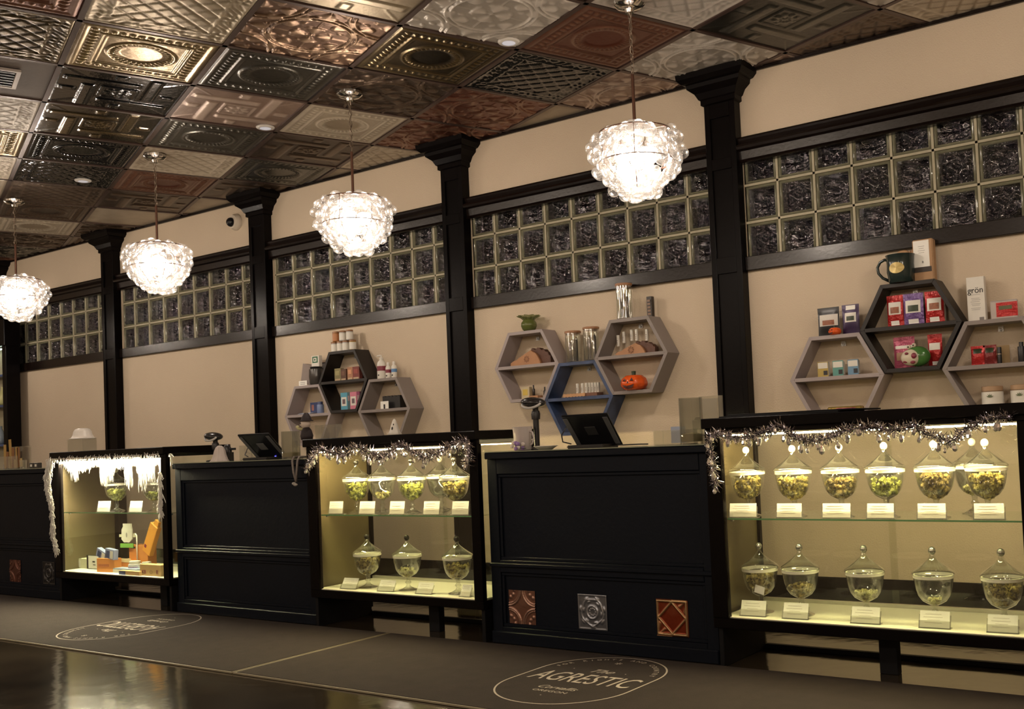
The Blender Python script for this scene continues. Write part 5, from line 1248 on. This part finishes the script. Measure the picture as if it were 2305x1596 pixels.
# orange tilted carton
a = h0(1600, 800); 
tc_ = thing('tilted_carton', 'long orange carton tilted up at right in the left case', 'box', (at(*z_(1640, 830), 3.74).x, 3.74, ZD+.118), 0, None, (0, .50, 0)); part('sleeve', MB().box(-.03, .055, 0, .03, 0, .20), pm('orange_bright', (.80, .36, .06), .5, 0, .08, 20), tc_, .002)
part('tab', MB().box(.0, .045, .005, .025, .2005, .235), MC['orange_bright'], tc_, .002); part('dark_print', MB().box(-.02, .0, -.001, .0, .03, .05), MAR, tc_)
db_('orange_box', 'orange box under the tilted carton in the left case', 'box', 1360, 810, 1700, 1290, ORK, Y=3.745, dp=.06, front=[(.1, .35, .86, .93, K_, 'dark_print')])
for k_, (X0, X1, Y0_, c_) in enumerate(((1330, 1480, 920, (.62, .60, .62)), (1490, 1590, 1010, (.60, .66, .72)), (1620, 1745, 930, (.62, .56, .48)), (1760, 1900, 1000, (.70, .62, .50)))):
    a = at(*z_((X0+X1)/2, 1200), 3.67+.01*k_); r_ = abs(at(*z_(X1, 1200), 3.67).x-at(*z_(X0, 1200), 3.67).x)/2*.9
    h_ = (1250-Y0_)/8.4*.00175
    t_ = thing('small_jar', 'small pale jar, %s from left behind the kraft box' % ordn[k_], 'jar', (a.x, 3.69+.012*(k_ % 2), ZD), 0, 'small pale jars in the left case')
    part('body', MB().lathe([(r_*.9, 0), (r_, .004), (r_, h_*.7), (r_*.8, h_*.75)], 18), colm(c_, .3), t_, smooth=40); part('lid', MB().lathe([(r_*.85, h_*.75), (r_*.85, h_), (.001, h_)], 18), W_, t_, smooth=40)
    part('label_band', MB().shell([(r_+.0006, h_*.15), (r_+.0006, h_*.5)], 18), [colm((.3, .2, .4), .4), W_][k_ % 2], t_)
bx = db_('kraft_box', 'kraft box with dark red printed marks at the right front of left case deck', 'box', 1555, 1085, 1945, 1300, YEL, Y=3.595, dp=.05, front=[])
wd_ = abs(at(*z_(1945, 1200), 3.6).x-at(*z_(1555, 1200), 3.6).x)
lettering('KB', MAR, bx, (-wd_*.3, -.0015, .022), .034); lettering('O', colm((.3, .2, .08), .5), bx, (.01, -.0015, .022), .034); lettering('R', MAR, bx, (wd_*.34, -.0015, .024), .036)
db_('white_carton', 'flat white and navy carton at the front of left case deck', 'box', 1045, 1130, 1480, 1215, BLU, Y=3.63, dp=.06, front=[(.0, .3, .0, .75, W_, 'white_end')])
db_('navy_carton', 'low navy-ended carton before the kraft box in the left case', 'box', 1160, 1240, 1540, 1320, YEL, Y=3.575, dp=.03, front=[(.0, .32, .0, .9, NAVY, 'navy_end')])

# ------------------------------------------------------------------ tall cabinet at the far left
cb = thing('tall_cabinet', 'tall black open cabinet with lit shelves at far left edge', 'cabinet', (-10.89, 4.73, 0))
part('side', MB().box(1.03, 1.10, 0, .125, 0, 1.98), black, cb, .003); part('side', MB().box(0, .05, 0, .125, 0, 1.98), black, cb, .003)
part('header', MB().box(0, 1.12, -.02, .125, 1.98, 2.22), black, cb, .004); part('plinth', MB().box(0.05, 1.03, 0, .125, 0, .10), black, cb)
part('back', MB().box(.05, 1.03, .118, .125, .1, 1.98), pm('cabinet_back', (.42, .38, .26), .6), cb)
for z in (.7, 1.06, 1.42, 1.70): part('shelf', MB().box(.05, 1.03, -.0, .115, z, z+.02), pm('blue_shelf', (.05, .08, .20), .2), cb, .001)
part('strip_light', MB().box(.06, 1.02, .03, .045, 1.955, 1.965), emis('cab_led', (.8, 1, .85), 6), cb)
for k_, (x, z, c_, lb) in enumerate(((.93, 1.44, (.45, .44, .20), 'olive glass bong-like vase on the cabinet upper shelf'), (.80, 1.44, (.6, .58, .5), 'white dish stack on the cabinet upper shelf'), (.95, .72, (.10, .2, .5), 'blue glass globe on the cabinet lower shelf'), (.85, 1.08, (.25, .3, .35), 'grey glass piece on the cabinet middle shelf'))):
    t_ = thing('glass_piece', lb.replace('bong-like ', 'curved '), 'vase', (-10.89+x, 4.785, z)); part('body', MB().lathe([(.03, 0), (.05, .02), (.055, .07), (.03, .12), (.018, .15), (.022, .17), (.001, .171)] if k_ != 1 else [(.05, 0), (.07, .02), (.075, .05), (.001, .052)], 20), colm(c_, .1), t_, smooth=50)

# a cable loop under the left case
cbk = thing('power_cable', 'dark power cable looping to the floor under left case', 'cable', (-6.1, 4.3, 0)); part('cord', MB().tube([(0, 0, .18), (.05, .05, .12), (.14, .1, .07), (.22, .12, .05), (.30, .1, .04), (.2, .2, .02), (.02, .25, .006)], .007, 8), K_, cbk, smooth=1)
for o in bpy.data.objects:
    if 'w' in o.keys(): del o['w']
print('objects', len(bpy.data.objects), 'tiles', ntile)
